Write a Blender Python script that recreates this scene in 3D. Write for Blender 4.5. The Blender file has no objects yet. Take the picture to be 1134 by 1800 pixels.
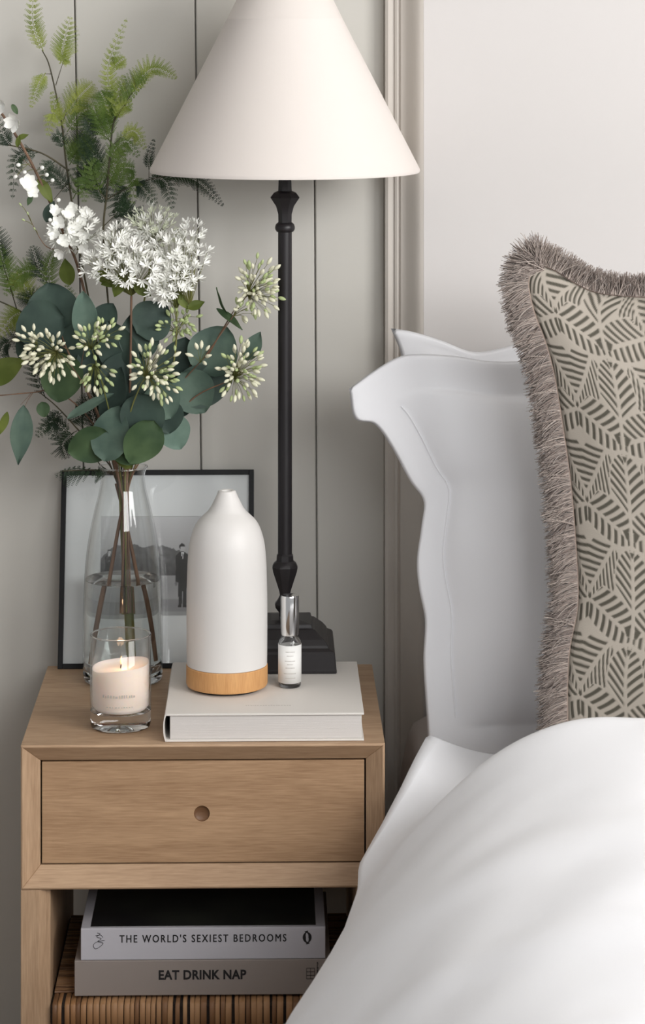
import bpy, bmesh, math, random
import numpy as np
from mathutils import Vector, Matrix, noise

R = random.Random(7)
SC = bpy.context.scene
COL = SC.collection

# ------------------------------------------------------------------ camera
FPX = 4500.0                 # focal length in pixels of the 1134x1800 frame
PSI = math.radians(1.235)    # small yaw to the right
CX, CY, CZ = 0.0, -3.375, 1.551
HORIZON = 40.0
cam_d = bpy.data.cameras.new('camera')
cam = bpy.data.objects.new('camera', cam_d)
COL.objects.link(cam)
cam.location = (CX, CY, CZ)
cam.rotation_euler = (math.radians(90), 0, -PSI)
cam_d.sensor_fit = 'VERTICAL'
cam_d.sensor_height = 36.0
cam_d.sensor_width = 36.0
cam_d.lens = FPX / 1800.0 * 36.0
cam_d.shift_y = -(900.0 - HORIZON) / 1800.0
cam_d.dof.use_dof = True
cam_d.dof.focus_distance = 3.5
cam_d.dof.aperture_fstop = 9.0
SC.camera = cam

# ------------------------------------------------------------------ world, light, exposure
w = bpy.data.worlds.new('world')
SC.world = w
w.use_nodes = True
w.node_tree.nodes['Background'].inputs[0].default_value = (0.985, 0.99, 1.0, 1)
w.node_tree.nodes['Background'].inputs[1].default_value = 0.36

def area(name, loc, target, sx, sy, power, color):
    d = bpy.data.lights.new(name, 'AREA')
    d.shape = 'RECTANGLE'; d.size = sx; d.size_y = sy
    d.energy = power; d.color = color
    o = bpy.data.objects.new(name, d)
    COL.objects.link(o)
    o.location = loc
    o.rotation_euler = (Vector(target) - Vector(loc)).to_track_quat('-Z', 'Y').to_euler()
    return o
area('window_light', (2.1, -2.1, 2.0), (-0.2, 0.3, 1.2), 1.3, 1.1, 65, (1.0, 0.99, 0.975))
area('front_fill_light', (1.15, -4.1, 2.2), (0.1, 0.1, 1.2), 1.6, 0.9, 58, (0.97, 0.985, 1.0))  # added fill lamp behind the camera, no real window; lifts the shaded fronts
SC.cycles.max_bounces = 24
SC.cycles.transmission_bounces = 24
SC.cycles.transparent_max_bounces = 16

SC.view_settings.view_transform = 'Standard'
SC.view_settings.look = 'None'
SC.view_settings.exposure = 0.0
SC.view_settings.gamma = 1.0
SC.view_settings.use_curve_mapping = False

# ------------------------------------------------------------------ helpers
def P(px, py, y):
    """a photograph pixel on the upright plane at depth y -> world point"""
    u = (px - 567.0) / FPX; v = (HORIZON - py) / FPX
    dx = math.cos(PSI) * u + math.sin(PSI)
    dy = math.cos(PSI) - math.sin(PSI) * u
    t = (y - CY) / dy
    return Vector((CX + t * dx, y, CZ + t * v))

def lin(r, g, b):
    def f(c):
        c /= 255.0
        return c / 12.92 if c <= 0.04045 else ((c + 0.055) / 1.055) ** 2.4
    return (f(r), f(g), f(b), 1.0)

def mat(name, col, rough=0.6, metal=0.0, spec=0.5, bump=None, var=None, trans=0.0, ior=1.45,
        sss=0.0, sheen=0.0, coords='Object', alpha=1.0):
    """procedural principled material; bump=(scale,strength,distance[,stretch]); var=(scale, colour2, stretch)"""
    m = bpy.data.materials.new(name); m.use_nodes = True
    nt = m.node_tree; N = nt.nodes; L = nt.links
    b = N['Principled BSDF']
    b.inputs['Base Color'].default_value = col
    b.inputs['Roughness'].default_value = rough
    b.inputs['Metallic'].default_value = metal
    b.inputs['Specular IOR Level'].default_value = spec
    b.inputs['IOR'].default_value = ior
    b.inputs['Transmission Weight'].default_value = trans
    if sss:
        b.inputs['Subsurface Weight'].default_value = sss
        b.inputs['Subsurface Radius'].default_value = (0.03, 0.02, 0.012)
        b.inputs['Subsurface Scale'].default_value = 1.0
    if sheen:
        b.inputs['Sheen Weight'].default_value = sheen
    if bump or var:
        tc = N.new('ShaderNodeTexCoord')
    def noise_node(scale, stretch, detail=4):
        mp = N.new('ShaderNodeMapping'); mp.inputs['Scale'].default_value = stretch
        L.new(tc.outputs[coords], mp.inputs['Vector'])
        n = N.new('ShaderNodeTexNoise'); n.inputs['Scale'].default_value = scale
        n.inputs['Detail'].default_value = detail
        L.new(mp.outputs[0], n.inputs['Vector'])
        return n
    if var:
        n = noise_node(var[0], var[2] if len(var) > 2 else (1, 1, 1))
        cr = N.new('ShaderNodeValToRGB')
        cr.color_ramp.elements[0].position = 0.35; cr.color_ramp.elements[1].position = 0.68
        cr.color_ramp.elements[0].color = col; cr.color_ramp.elements[1].color = var[1]
        L.new(n.outputs[0], cr.inputs[0]); L.new(cr.outputs[0], b.inputs['Base Color'])
    if bump:
        n = noise_node(bump[0], bump[3] if len(bump) > 3 else (1, 1, 1), 3)
        bp = N.new('ShaderNodeBump'); bp.inputs['Strength'].default_value = bump[1]
        bp.inputs['Distance'].default_value = bump[2]
        L.new(n.outputs[0], bp.inputs['Height']); L.new(bp.outputs[0], b.inputs['Normal'])
    return m

def oak(name, c1, c2, axis='X', scale=1.0):
    """oak: stretched noise streaks plus distorted growth rings; grain along axis"""
    m = bpy.data.materials.new(name); m.use_nodes = True
    nt = m.node_tree; N = nt.nodes; L = nt.links; b = N['Principled BSDF']
    b.inputs['Roughness'].default_value = 0.52
    tc = N.new('ShaderNodeTexCoord'); mp = N.new('ShaderNodeMapping')
    s = {'X': (1.1, 6, 9), 'Z': (9, 6, 1.1), 'Y': (9, 1.1, 6)}[axis]
    mp.inputs['Scale'].default_value = [k * scale for k in s]
    L.new(tc.outputs['Object'], mp.inputs['Vector'])
    n0 = N.new('ShaderNodeTexNoise'); n0.inputs['Scale'].default_value = 1.6; n0.inputs['Detail'].default_value = 2
    L.new(mp.outputs[0], n0.inputs['Vector'])
    ms = N.new('ShaderNodeMath'); ms.operation = 'MULTIPLY'; ms.inputs[1].default_value = 9.0
    L.new(n0.outputs[0], ms.inputs[0])
    fr = N.new('ShaderNodeMath'); fr.operation = 'PINGPONG'; fr.inputs[1].default_value = 1.0
    L.new(ms.outputs[0], fr.inputs[0])
    n1 = N.new('ShaderNodeTexNoise'); n1.inputs['Scale'].default_value = 30; n1.inputs['Detail'].default_value = 8
    mp2 = N.new('ShaderNodeMapping'); mp2.inputs['Scale'].default_value = [k ** 1.35 * scale for k in s]
    L.new(tc.outputs['Object'], mp2.inputs['Vector']); L.new(mp2.outputs[0], n1.inputs['Vector'])
    mx = N.new('ShaderNodeMath'); mx.operation = 'MULTIPLY_ADD'; mx.inputs[1].default_value = 0.20
    L.new(fr.outputs[0], mx.inputs[0])
    m2 = N.new('ShaderNodeMath'); m2.operation = 'MULTIPLY'; m2.inputs[1].default_value = 0.8
    L.new(n1.outputs[0], m2.inputs[0]); L.new(m2.outputs[0], mx.inputs[2])
    cr = N.new('ShaderNodeValToRGB'); cr.color_ramp.elements[0].position = 0.25; cr.color_ramp.elements[1].position = 0.75
    cr.color_ramp.elements[0].color = c1; cr.color_ramp.elements[1].color = c2
    L.new(mx.outputs[0], cr.inputs[0]); L.new(cr.outputs[0], b.inputs['Base Color'])
    bp = N.new('ShaderNodeBump'); bp.inputs['Strength'].default_value = 0.15; bp.inputs['Distance'].default_value = 0.001
    L.new(n1.outputs[0], bp.inputs['Height']); L.new(bp.outputs[0], b.inputs['Normal'])
    return m

def attr_mat(name, rough=0.8, bump=None, sheen=0.0):
    m = bpy.data.materials.new(name); m.use_nodes = True
    nt = m.node_tree; N = nt.nodes; L = nt.links; b = N['Principled BSDF']
    a = N.new('ShaderNodeAttribute'); a.attribute_name = 'Col'
    L.new(a.outputs['Color'], b.inputs['Base Color'])
    b.inputs['Roughness'].default_value = rough
    b.inputs['Sheen Weight'].default_value = sheen
    if bump:
        tc = N.new('ShaderNodeTexCoord')
        n = N.new('ShaderNodeTexNoise'); n.inputs['Scale'].default_value = bump[0]
        L.new(tc.outputs['Object'], n.inputs['Vector'])
        bp = N.new('ShaderNodeBump'); bp.inputs['Strength'].default_value = bump[1]; bp.inputs['Distance'].default_value = bump[2]
        L.new(n.outputs[0], bp.inputs['Height']); L.new(bp.outputs[0], b.inputs['Normal'])
    return m

def tag(o, label=None, cat=None, group=None, kind=None):
    if label: o['label'] = label
    if cat: o['category'] = cat
    if group: o['group'] = group
    if kind: o['kind'] = kind
    return o

def empty(name, loc, label=None, cat=None, group=None, kind=None):
    o = bpy.data.objects.new(name, None); COL.objects.link(o)
    o.location = loc; o.empty_display_size = 0.02
    return tag(o, label, cat, group, kind)

def link_mesh(name, me, m, parent=None):
    """world-space mesh -> object; below a parent the same world place is kept"""
    o = bpy.data.objects.new(name, me); COL.objects.link(o)
    if m is not None and not me.materials: me.materials.append(m)
    if parent is not None:
        o.parent = parent
        pl = Vector((0, 0, 0)); q = parent
        while q is not None:
            pl += q.location; q = q.parent
        o.location = -pl
    return o

class MB:
    def __init__(s): s.v = []; s.f = []
    def add(s, vs, fs):
        k = len(s.v); s.v += [tuple(p) for p in vs]; s.f += [tuple(i + k for i in f) for f in fs]
    def box(s, x0, x1, y0, y1, z0, z1):
        s.add([(x0,y0,z0),(x1,y0,z0),(x1,y1,z0),(x0,y1,z0),(x0,y0,z1),(x1,y0,z1),(x1,y1,z1),(x0,y1,z1)],
              [(0,3,2,1),(4,5,6,7),(0,1,5,4),(1,2,6,5),(2,3,7,6),(3,0,4,7)])
    def tube(s, pts, rad, n=6, cap=True):
        pts = [Vector(p) for p in pts]; m = len(pts)
        if not hasattr(rad, '__len__'): rad = [rad] * m
        vs = []; up = Vector((0.13, 0.97, 0.2)).normalized()
        for i, p in enumerate(pts):
            t = (pts[min(i+1, m-1)] - pts[max(i-1, 0)])
            if t.length < 1e-9: t = Vector((0, 0, 1))
            t.normalize()
            a = up - t * up.dot(t)
            if a.length < 1e-3: a = Vector((1, 0, 0)) - t * t.x
            a.normalize(); up = a; b = t.cross(a)
            for k in range(n):
                th = 2 * math.pi * k / n
                vs.append(p + (a * math.cos(th) + b * math.sin(th)) * rad[i])
        fs = []
        for i in range(m - 1):
            for k in range(n):
                k2 = (k + 1) % n
                fs.append((i*n+k, i*n+k2, (i+1)*n+k2, (i+1)*n+k))
        if cap:
            fs.append(tuple(reversed(range(n)))); fs.append(tuple((m-1)*n + k for k in range(n)))
        s.add(vs, fs)
    def lathe(s, prof, n=48, c=(0, 0, 0), closed=False, ph=0.0, capb=True, capt=True):
        """prof: (radius, z) points; closed=True joins the last ring to the first"""
        m = len(prof); vs = []
        for r, z in prof:
            for k in range(n):
                th = 2 * math.pi * k / n + ph
                vs.append((c[0] + r * math.cos(th), c[1] + r * math.sin(th), c[2] + z))
        fs = []
        for i in range(m if closed else m - 1):
            j = (i + 1) % m
            for k in range(n):
                k2 = (k + 1) % n
                fs.append((i*n+k, i*n+k2, j*n+k2, j*n+k))
        if not closed:
            if capb: fs.append(tuple(reversed(range(n))))
            if capt: fs.append(tuple((m-1)*n + k for k in range(n)))
        s.add(vs, fs)
    def mesh(s, name, smooth=None):
        me = bpy.data.meshes.new(name)
        me.from_pydata(s.v, [], s.f); me.update()
        bm = bmesh.new(); bm.from_mesh(me)
        if getattr(s, 'recalc', True): bmesh.ops.recalc_face_normals(bm, faces=bm.faces)
        bm.to_mesh(me); bm.free()
        if smooth is not None:
            me.shade_smooth()
            if smooth < 179: me.set_sharp_from_angle(angle=math.radians(smooth))
        return me
    def build(s, name, m, parent=None, smooth=None, bevel=0.0, seg=2, **t):
        o = link_mesh(name, s.mesh(name, smooth), m, parent)
        if bevel:
            md = o.modifiers.new('bevel', 'BEVEL'); md.width = bevel; md.segments = seg
            md.limit_method = 'ANGLE'; md.angle_limit = math.radians(40)
            md.harden_normals = False
        return tag(o, **t)

def box(name, m, x0, x1, y0, y1, z0, z1, parent=None, bevel=0.001, **t):
    b = MB(); b.box(x0, x1, y0, y1, z0, z1)
    return b.build(name, m, parent, bevel=bevel, **t)

def spline(pts, n):
    """Catmull-Rom through pts, n samples"""
    pts = [Vector(p) for p in pts]
    if len(pts) == 2: return [pts[0].lerp(pts[1], i/(n-1)) for i in range(n)]
    q = [pts[0]*2 - pts[1]] + pts + [pts[-1]*2 - pts[-2]]
    out = []; seg = len(pts) - 1
    for i in range(n):
        t = i / (n-1) * seg; k = min(int(t), seg-1); t -= k
        a, b, c, d = q[k], q[k+1], q[k+2], q[k+3]
        out.append(0.5*((2*b) + (c-a)*t + (2*a-5*b+4*c-d)*t*t + (3*b-a-3*c+d)*t**3))
    return out

def text(name, s, x0, x1, y, zc, hgt, m, parent, bold=0.0, space=1.0, fat=0.0, face='front'):
    """raised print: fitted between x0 and x1 on a plane facing the camera side"""
    cu = bpy.data.curves.new(name, 'FONT'); cu.body = s; cu.size = 1.0; cu.space_character = space
    cu.offset = bold; cu.extrude = 0.0; cu.resolution_u = 3
    o = bpy.data.objects.new(name, cu); COL.objects.link(o)
    bpy.context.view_layer.update()
    dg = bpy.context.evaluated_depsgraph_get()
    me = bpy.data.meshes.new_from_object(o.evaluated_get(dg))
    bpy.data.objects.remove(o); bpy.data.curves.remove(cu)
    co = np.empty(len(me.vertices)*3, np.float32); me.vertices.foreach_get('co', co); co = co.reshape(-1, 3)
    mn, mx = co.min(0), co.max(0)
    c2 = np.zeros_like(co)
    if face == 'front':
        c2[:, 0] = x0 + (co[:, 0]-mn[0])/(mx[0]-mn[0])*(x1-x0)
        c2[:, 2] = zc + ((co[:, 1]-mn[1])/(mx[1]-mn[1]) - 0.5)*hgt
        c2[:, 1] = y
    else:                       # reading upward, turned a quarter
        c2[:, 2] = zc + ((co[:, 0]-mn[0])/(mx[0]-mn[0]) - 0.5)*hgt
        c2[:, 0] = x1 - (co[:, 1]-mn[1])/(mx[1]-mn[1])*(x1-x0)
        c2[:, 1] = y
    me.vertices.foreach_set('co', c2.ravel()); me.update()
    if fat:                                   # heavier strokes: the print laid down three times, a hair apart
        bm = bmesh.new(); bm.from_mesh(me); g = list(bm.verts) + list(bm.edges) + list(bm.faces)
        for dx, dz, k in ((fat, 0, 1), (0, fat*0.6, 2), (fat, fat*0.6, 3)):
            d = bmesh.ops.duplicate(bm, geom=g)['geom']
            bmesh.ops.translate(bm, verts=[e for e in d if isinstance(e, bmesh.types.BMVert)], vec=(dx, -0.00002*k, dz))
        bm.to_mesh(me); bm.free()
    return link_mesh(name, me, m, parent)

# ------------------------------------------------------------------ materials
M = {}
M['wall'] = mat('wall_paint', lin(200, 197, 190), 0.6, bump=(60, 0.05, 0.001))
M['trim'] = mat('trim_paint', lin(208, 201, 193), 0.6, bump=(60, 0.04, 0.001))
M['wall_groove'] = mat('wall_groove', lin(120, 112, 102), 0.8)
M['plaster'] = mat('plaster_paint', lin(208, 204, 202), 0.75, bump=(30, 0.04, 0.001))
M['ceiling'] = mat('ceiling_paint', lin(236, 235, 232), 0.8)
M['floor'] = oak('floor_oak', lin(112, 90, 68), lin(136, 112, 88), 'Y')
M['oak_x'] = oak('oak_grain_across', lin(156, 126, 98), lin(188, 158, 128), 'X')
M['oak_y'] = oak('oak_grain_deep', lin(156, 126, 98), lin(188, 158, 128), 'Y')
M['oak_z'] = oak('oak_grain_up', lin(156, 126, 98), lin(188, 158, 128), 'Z')
M['oak_d'] = oak('oak_drawer', lin(146, 114, 84), lin(180, 147, 114), 'X', 0.8)
M['oak_recess'] = oak('oak_pull', lin(96, 66, 42), lin(110, 78, 52), 'X')  # darker wood, deepened in colour to stand for shade in the recess
M['dark'] = mat('dark_gap', lin(40, 30, 24), 0.9)
M['rattan'] = mat('rattan', lin(176, 136, 98), 0.5, var=(10, lin(146, 106, 70), (1, 1, 0.3)))
M['rattan_b'] = mat('rattan_dark', lin(140, 102, 70), 0.5, var=(10, lin(108, 76, 50), (1, 1, 0.3)))
M['linen'] = mat('shade_linen', lin(222, 214, 208), 0.8, bump=(700, 0.12, 0.0004))
M['iron'] = mat('black_iron', lin(34, 31, 33), 0.40, bump=(80, 0.12, 0.0008))
M['ceramic'] = mat('white_ceramic', lin(218, 215, 212), 0.42, bump=(400, 0.06, 0.0004))
M['bamboo'] = oak('bamboo', lin(190, 138, 86), lin(216, 166, 110), 'Z', 1.6)
M['rubber'] = mat('rubber_foot', lin(50, 45, 42), 0.8)
M['glass'] = mat('clear_glass', (1, 1, 1, 1), 0.0, trans=1.0, ior=1.45)
gmt = bpy.data.materials.new('thin_glass'); gmt.use_nodes = True; nt = gmt.node_tree
nt.nodes.remove(nt.nodes['Principled BSDF'])
_t = nt.nodes.new('ShaderNodeBsdfTransparent'); _t.inputs[0].default_value = (0.988, 0.992, 0.99, 1)
_g = nt.nodes.new('ShaderNodeBsdfGlossy'); _g.inputs['Roughness'].default_value = 0.02
_l = nt.nodes.new('ShaderNodeLayerWeight'); _p = nt.nodes.new('ShaderNodeMath'); _p.operation = 'POWER'; _p.inputs[1].default_value = 3.0
_m = nt.nodes.new('ShaderNodeMath'); _m.operation = 'MULTIPLY_ADD'; _m.inputs[1].default_value = 0.85; _m.inputs[2].default_value = 0.03
_x = nt.nodes.new('ShaderNodeMixShader')
nt.links.new(_l.outputs['Facing'], _p.inputs[0]); nt.links.new(_p.outputs[0], _m.inputs[0]); nt.links.new(_m.outputs[0], _x.inputs[0])
nt.links.new(_t.outputs[0], _x.inputs[1]); nt.links.new(_g.outputs[0], _x.inputs[2]); nt.links.new(_x.outputs[0], nt.nodes['Material Output'].inputs[0])
M['thin'] = gmt
M['water'] = mat('water', (0.97, 0.99, 0.98, 1), 0.0, trans=1.0, ior=1.33)
M['wax'] = mat('candle_wax', lin(253, 232, 220), 0.5, sss=0.5)
M['chrome'] = mat('chrome', lin(235, 235, 235), 0.12, metal=1.0)
M['label'] = mat('paper_label', lin(236, 235, 232), 0.6)
M['faint_print'] = mat('faint_print', lin(176, 170, 164), 0.6)
M['oil'] = mat('oil', lin(212, 216, 186), 0.02, trans=1.0, ior=1.4)
M['frame'] = mat('black_frame', lin(20, 20, 22), 0.45, spec=0.3)
M['mat_board'] = mat('mat_board', lin(226, 228, 229), 0.7)
M['cover'] = mat('white_book_cover', lin(218, 213, 207), 0.55, bump=(300, 0.05, 0.0004))
M['pages'] = mat('page_block', lin(206, 201, 197), 0.8, bump=(8, 0.5, 0.0008, (1, 1, 220)))
M['spine_w'] = mat('spine_white', lin(182, 180, 186), 0.45)  # white greyed down: shade cast by the bed is put into the colour
M['spine_g'] = mat('spine_grey', lin(142, 132, 126), 0.55)  # grey lowered likewise, with the shelf's shade in the colour
M['cover_b'] = mat('cover_black', lin(22, 22, 24), 0.45, var=(9, lin(44, 46, 40), (1, 1, 1)))
M['ink'] = mat('ink', lin(24, 22, 24), 0.6)
M['cotton'] = mat('white_cotton', lin(240, 240, 243), 0.85, sheen=0.2, bump=(45, 0.10, 0.003))
M['sheet'] = mat('grey_sheet', lin(196, 188, 184), 0.85)
M['fringe'] = attr_mat('cushion_fringe', 0.9, sheen=0.3)
M['print'] = attr_mat('photo_print', 0.5)
M['fabric'] = attr_mat('cushion_fabric', 0.85, bump=(900, 0.25, 0.0006))
M['backing'] = mat('frame_backing', lin(120, 100, 80), 0.9)
M['bulb'] = mat('bulb_glass', lin(240, 240, 235), 0.3)

# ------------------------------------------------------------------ the room
WY = 0.49                                  # back wall face
XB = P(676, 900, WY).x                     # side face of the projecting wall
YB = 0.42                                  # front face of the shallow projecting wall
b = MB(); b.box(-1.6, 2.6, WY + 0.012, WY + 0.12, 0, 2.5)
wall_back = b.build('wall_back', M['wall'], kind='structure',
                    label='pale greige wall of wide vertical boards behind the nightstand')
# boards: the joints lean a touch, as in the photograph
def groove(ya, xa, yb, xb):
    A = P(xa, ya, WY); B = P(xb, yb, WY)
    k = (B.x - A.x) / (B.z - A.z)
    return lambda z: A.x + k * (z - A.z)
gs = [lambda z: -1.56, groove(0, -293, 750, -272), groove(0, -81, 750, -64), groove(0, 131, 750, 145), groove(0, 343, 750, 352.5),
      groove(318, 553, 1080, 557.5), lambda z: XB + 0.001]
for i in range(len(gs) - 1):
    g0, g1 = gs[i], gs[i+1]; c = 0.0011; ch = 0.0014
    b = MB(); vs = []
    for z in (0.0, 2.5):
        a0 = g0(z) + c; a1 = g1(z) - c
        vs += [(a0, WY+0.012, z), (a0, WY+ch, z), (a0+ch, WY, z), (a1-ch, WY, z), (a1, WY+ch, z), (a1, WY+0.012, z)]
    b.add(vs, [(k, (k+1) % 6, 6+(k+1) % 6, 6+k) for k in range(6)] + [(5,4,3,2,1,0), (6,7,8,9,10,11)])
    b.build('board', M['wall'], wall_back)
b = MB(); b.box(-1.6, 2.6, -6.0, WY + 0.12, -0.06, 0)
floor = b.build('floor', M['floor'], kind='structure')
b = MB(); b.box(-1.6, 2.6, -6.0, WY + 0.12, 2.5, 2.56)
b.build('ceiling', M['ceiling'], kind='structure')
# projecting wall with a softly rounded corner
XP = 0.232
b = MB(); b.box(XP, 2.6, YB, WY + 0.012, 0, 2.5)
b.build('wall_right', M['plaster'], kind='structure', label='smooth pale plaster wall behind the bed')
ring = [(XB, WY+0.011), (XB, 0.462), (XB+0.004, 0.459), (XB+0.0135, 0.459), (XB+0.0140, 0.4555), (XB+0.0175, 0.4535), (XB+0.0215, 0.4555), (XB+0.0225, 0.450)]
for k in range(9):
    t = k/8; ring.append((XB+0.0235 + (XP-XB-0.0235)*t, 0.4495 - (0.4495-YB-0.0004)*math.sin(t*math.pi/2)**1.6))
ring += [(XP, WY+0.011)]
b = MB(); n = len(ring)
b.add([(x, y, 0) for x, y in ring] + [(x, y, 2.5) for x, y in ring],
      [(k, (k+1) % n, n+(k+1) % n, n+k) for k in range(n)] + [tuple(reversed(range(n))), tuple(range(n, 2*n))])
b.build('trim_1', M['trim'], smooth=30, kind='structure', label='moulded upright trim between boards and plaster wall')
# ------------------------------------------------------------------ nightstand
NX0, NX1, NY1, NZ = -0.3245, 0.1552, 0.418, 0.600
ZB = P(37, 1565, 0).z                       # underside of the drawer box
ns = empty('nightstand', ((NX0+NX1)/2, NY1/2, 0), 'light oak nightstand with one drawer, chamfered edges and a woven shelf', 'nightstand')
W = 0.0245; RC = 0.018                      # board thickness, depth of the chamfer
def slab(name, o, i, m):
    """one mitred board: o = outer line, i = inner line (x,z pairs); front edge is chamfered inward"""
    (ox0, oz0), (ox1, oz1) = o; (ix0, iz0), (ix1, iz1) = i
    e = 0.0025
    def mix(a, c, t): return a + (c - a) * t
    vs = []
    for (ox, oz), (ix, iz) in (((ox0, oz0), (ix0, iz0)), ((ox1, oz1), (ix1, iz1))):
        t = e / W
        vs += [(ox, 0.0015, oz), (mix(ox, ix, t), 0.0, mix(oz, iz, t)), (ix, RC, iz), (ix, NY1, iz), (ox, NY1, oz)]
    b = MB(); b.add(vs, [(k, (k+1) % 5, 5+(k+1) % 5, 5+k) for k in range(5)] + [(4,3,2,1,0), (5,6,7,8,9)])
    return b.build(name, m, ns, bevel=0.0006, seg=1)
O = [(NX0, ZB), (NX0, NZ), (NX1, NZ), (NX1, ZB)]
I = [(NX0+W, ZB+W+0.003), (NX0+W, NZ-W), (NX1-W, NZ-W), (NX1-W, ZB+W+0.003)]
slab('side_panel', (O[0], O[1]), (I[0], I[1]), M['oak_z'])
slab('top_panel', (O[1], O[2]), (I[1], I[2]), M['oak_x'])
slab('side_panel', (O[2], O[3]), (I[2], I[3]), M['oak_z'])
slab('bottom_panel', (O[3], O[0]), (I[3], I[0]), M['oak_x'])
box('back_panel', M['oak_x'], NX0+W, NX1-W, NY1-0.012, NY1-0.004, ZB+W+0.003, NZ-W, ns)
# drawer: front with a round finger recess
dg_ = 0.0021
dx0, dx1, dz0, dz1 = NX0+W+dg_, NX1-W-dg_, ZB+W+0.003+dg_, NZ-W-dg_
hc = P(355, 1430, RC); hr = 0.0105; nh = 24
b = MB(); vs = []; fs = []
def sq(th):
    c, s_ = math.cos(th), math.sin(th); hx = 0.022
    k = hx / max(abs(c), abs(s_)); return hc.x + c*k, hc.z + s_*k
for k in range(nh):
    th = 2*math.pi*k/nh + math.pi/4
    vs.append((sq(th)[0], RC, sq(th)[1]))
for k in range(nh):
    th = 2*math.pi*k/nh + math.pi/4
    vs.append((hc.x+hr*math.cos(th), RC, hc.z+hr*math.sin(th)))
for k in range(nh):
    fs.append((k, (k+1) % nh, nh+(k+1) % nh, nh+k))
# outer plate as four quads round the square
q = [(dx0, dz0), (dx1, dz0), (dx1, dz1), (dx0, dz1)]
i0 = len(vs)
for x, z in q: vs.append((x, RC, z))
qs = nh // 4                                # square corners at k=0 (TR), qs (TL), 2qs (BL), 3qs (BR)
c_tr, c_tl, c_bl, c_br = 0, qs, 2*qs, 3*qs
fs.append(tuple([i0+3, i0+2] + list(range(c_tr, c_tl+1))))
fs.append(tuple([i0+0, i0+3] + list(range(c_tl, c_bl+1))))
fs.append(tuple([i0+1, i0+0] + list(range(c_bl, c_br+1))))
fs.append(tuple([i0+2, i0+1] + list(range(c_br, nh)) + [0]))
j0 = len(vs)
for x, z in q: vs.append((x, RC+0.016, z))
for k in range(4): fs.append((i0+k, i0+(k+1) % 4, j0+(k+1) % 4, j0+k))
fs.append((j0, j0+1, j0+2, j0+3))
b.add(vs, fs)
dr = b.build('drawer', M['oak_d'], ns)
b = MB(); pr = []
for k in range(7):
    a = k/6*math.pi/2
    pr.append((hr*math.cos(a) + 1e-5, 0.004*math.sin(a)))
vs = []; fs = []
for r_, d_ in pr:
    for k in range(nh):
        th = 2*math.pi*k/nh
        vs.append((hc.x+r_*math.cos(th), RC+d_, hc.z+r_*math.sin(th)))
for i in range(6):
    for k in range(nh): fs.append((i*nh+k, i*nh+(k+1) % nh, (i+1)*nh+(k+1) % nh, (i+1)*nh+k))
b.add(vs, fs); b.recalc = False
b.build('finger_pull', M['oak_recess'], dr, smooth=180, label='round finger recess of darker wood, shade tinted in')
box('drawer_box', M['oak_x'], dx0+0.01, dx1-0.01, RC+0.0165, NY1-0.02, dz0+0.005, dz1-0.02, dr)
# full-depth side supports down to the floor, chamfered on the inner front edge
LW = 0.038
for sx, x0 in ((1, NX0), (-1, NX1)):
    y0, y1 = 0.0015, NY1-0.002
    pts = [(x0, y0), (x0 + sx*0.024, y0), (x0 + sx*LW, y0+0.012), (x0 + sx*LW, y1), (x0, y1)]
    b = MB()
    b.add([(x, y, 0.0005) for x, y in pts] + [(x, y, ZB-0.0006) for x, y in pts],
          [(k, (k+1) % 5, 5+(k+1) % 5, 5+k) for k in range(5)] + [(4,3,2,1,0), (5,6,7,8,9)])
    b.build('side_support', M['oak_z'], ns, bevel=0.0008)
# woven shelf
SZ = 0.262
sh = box('woven_shelf', M['dark'], NX0+LW+0.0005, NX1-LW-0.0005, 0.046, 0.338, SZ-0.036, SZ-0.006, ns, bevel=0.002)
def rail(x0, x1, y0, y1): 
    r_ = box('shelf_rail', M['dark'], x0, x1, y0, y1, SZ-0.034, SZ-0.005, sh, bevel=0.004)
rail(NX0+LW+0.0005, NX1-LW-0.0005, 0.006, 0.046)
x = NX0+LW+0.003; k = 0
sh_front = []
while x < NX1-LW-0.004:
    wd = R.uniform(0.0058, 0.0090); 
    dark = R.random() < 0.25
    dy = R.uniform(-0.0007, 0.0007); dz = R.uniform(-0.0006, 0.0008)
    b = MB(); ys = [(0.044, SZ-0.004+dz), (0.018, SZ-0.0025+dz), (0.007+dy, SZ-0.003+dz), (0.0032+dy, SZ-0.0065), (0.0025+dy, SZ-0.018), (0.0032+dy, SZ-0.032), (0.008, SZ-0.036)]
    vs = []
    lean = R.uniform(-0.0008, 0.0008)
    for j, (yy, zz) in enumerate(ys):
        t = j/6*lean
        for xx, dd in ((0.0003, 0.001), (wd*0.25, 0), (wd*0.75, 0), (wd-0.0003, 0.001)):
            nz = -dd if j < 3 else 0; ny = dd if j >= 2 else 0
            vs.append((x+xx+t, yy+ny, zz+nz))
    fs = []
    for j in range(6):
        for q_ in range(3): fs.append((j*4+q_, j*4+q_+1, (j+1)*4+q_+1, (j+1)*4+q_))
    b.add(vs, fs)
    b.build('cane_wrap', M['rattan_b'] if dark else M['rattan'], sh, smooth=60)
    x += wd + (0.0030 if R.random() < 0.2 else 0.0002); k += 1
# cross strands woven over the top
y = 0.047; k = 0
while y < 0.334:
    pts = []
    for j in range(25):
        xx = NX0+LW+0.003 + (NX1-NX0-2*LW-0.006)*j/24
        pts.append((xx, y + R.uniform(-0.0008, 0.0008), SZ-0.0035 + 0.0013*math.sin(j*math.pi + k*math.pi) + R.uniform(-0.0004, 0.0004)))
    b = MB(); b.tube(pts, R.uniform(0.0020, 0.0028), 6)
    b.build('cane_strand', M['rattan'] if R.random() < 0.7 else M['rattan_b'], sh, smooth=60)
    y += R.uniform(0.0053, 0.0066); k += 1
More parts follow.
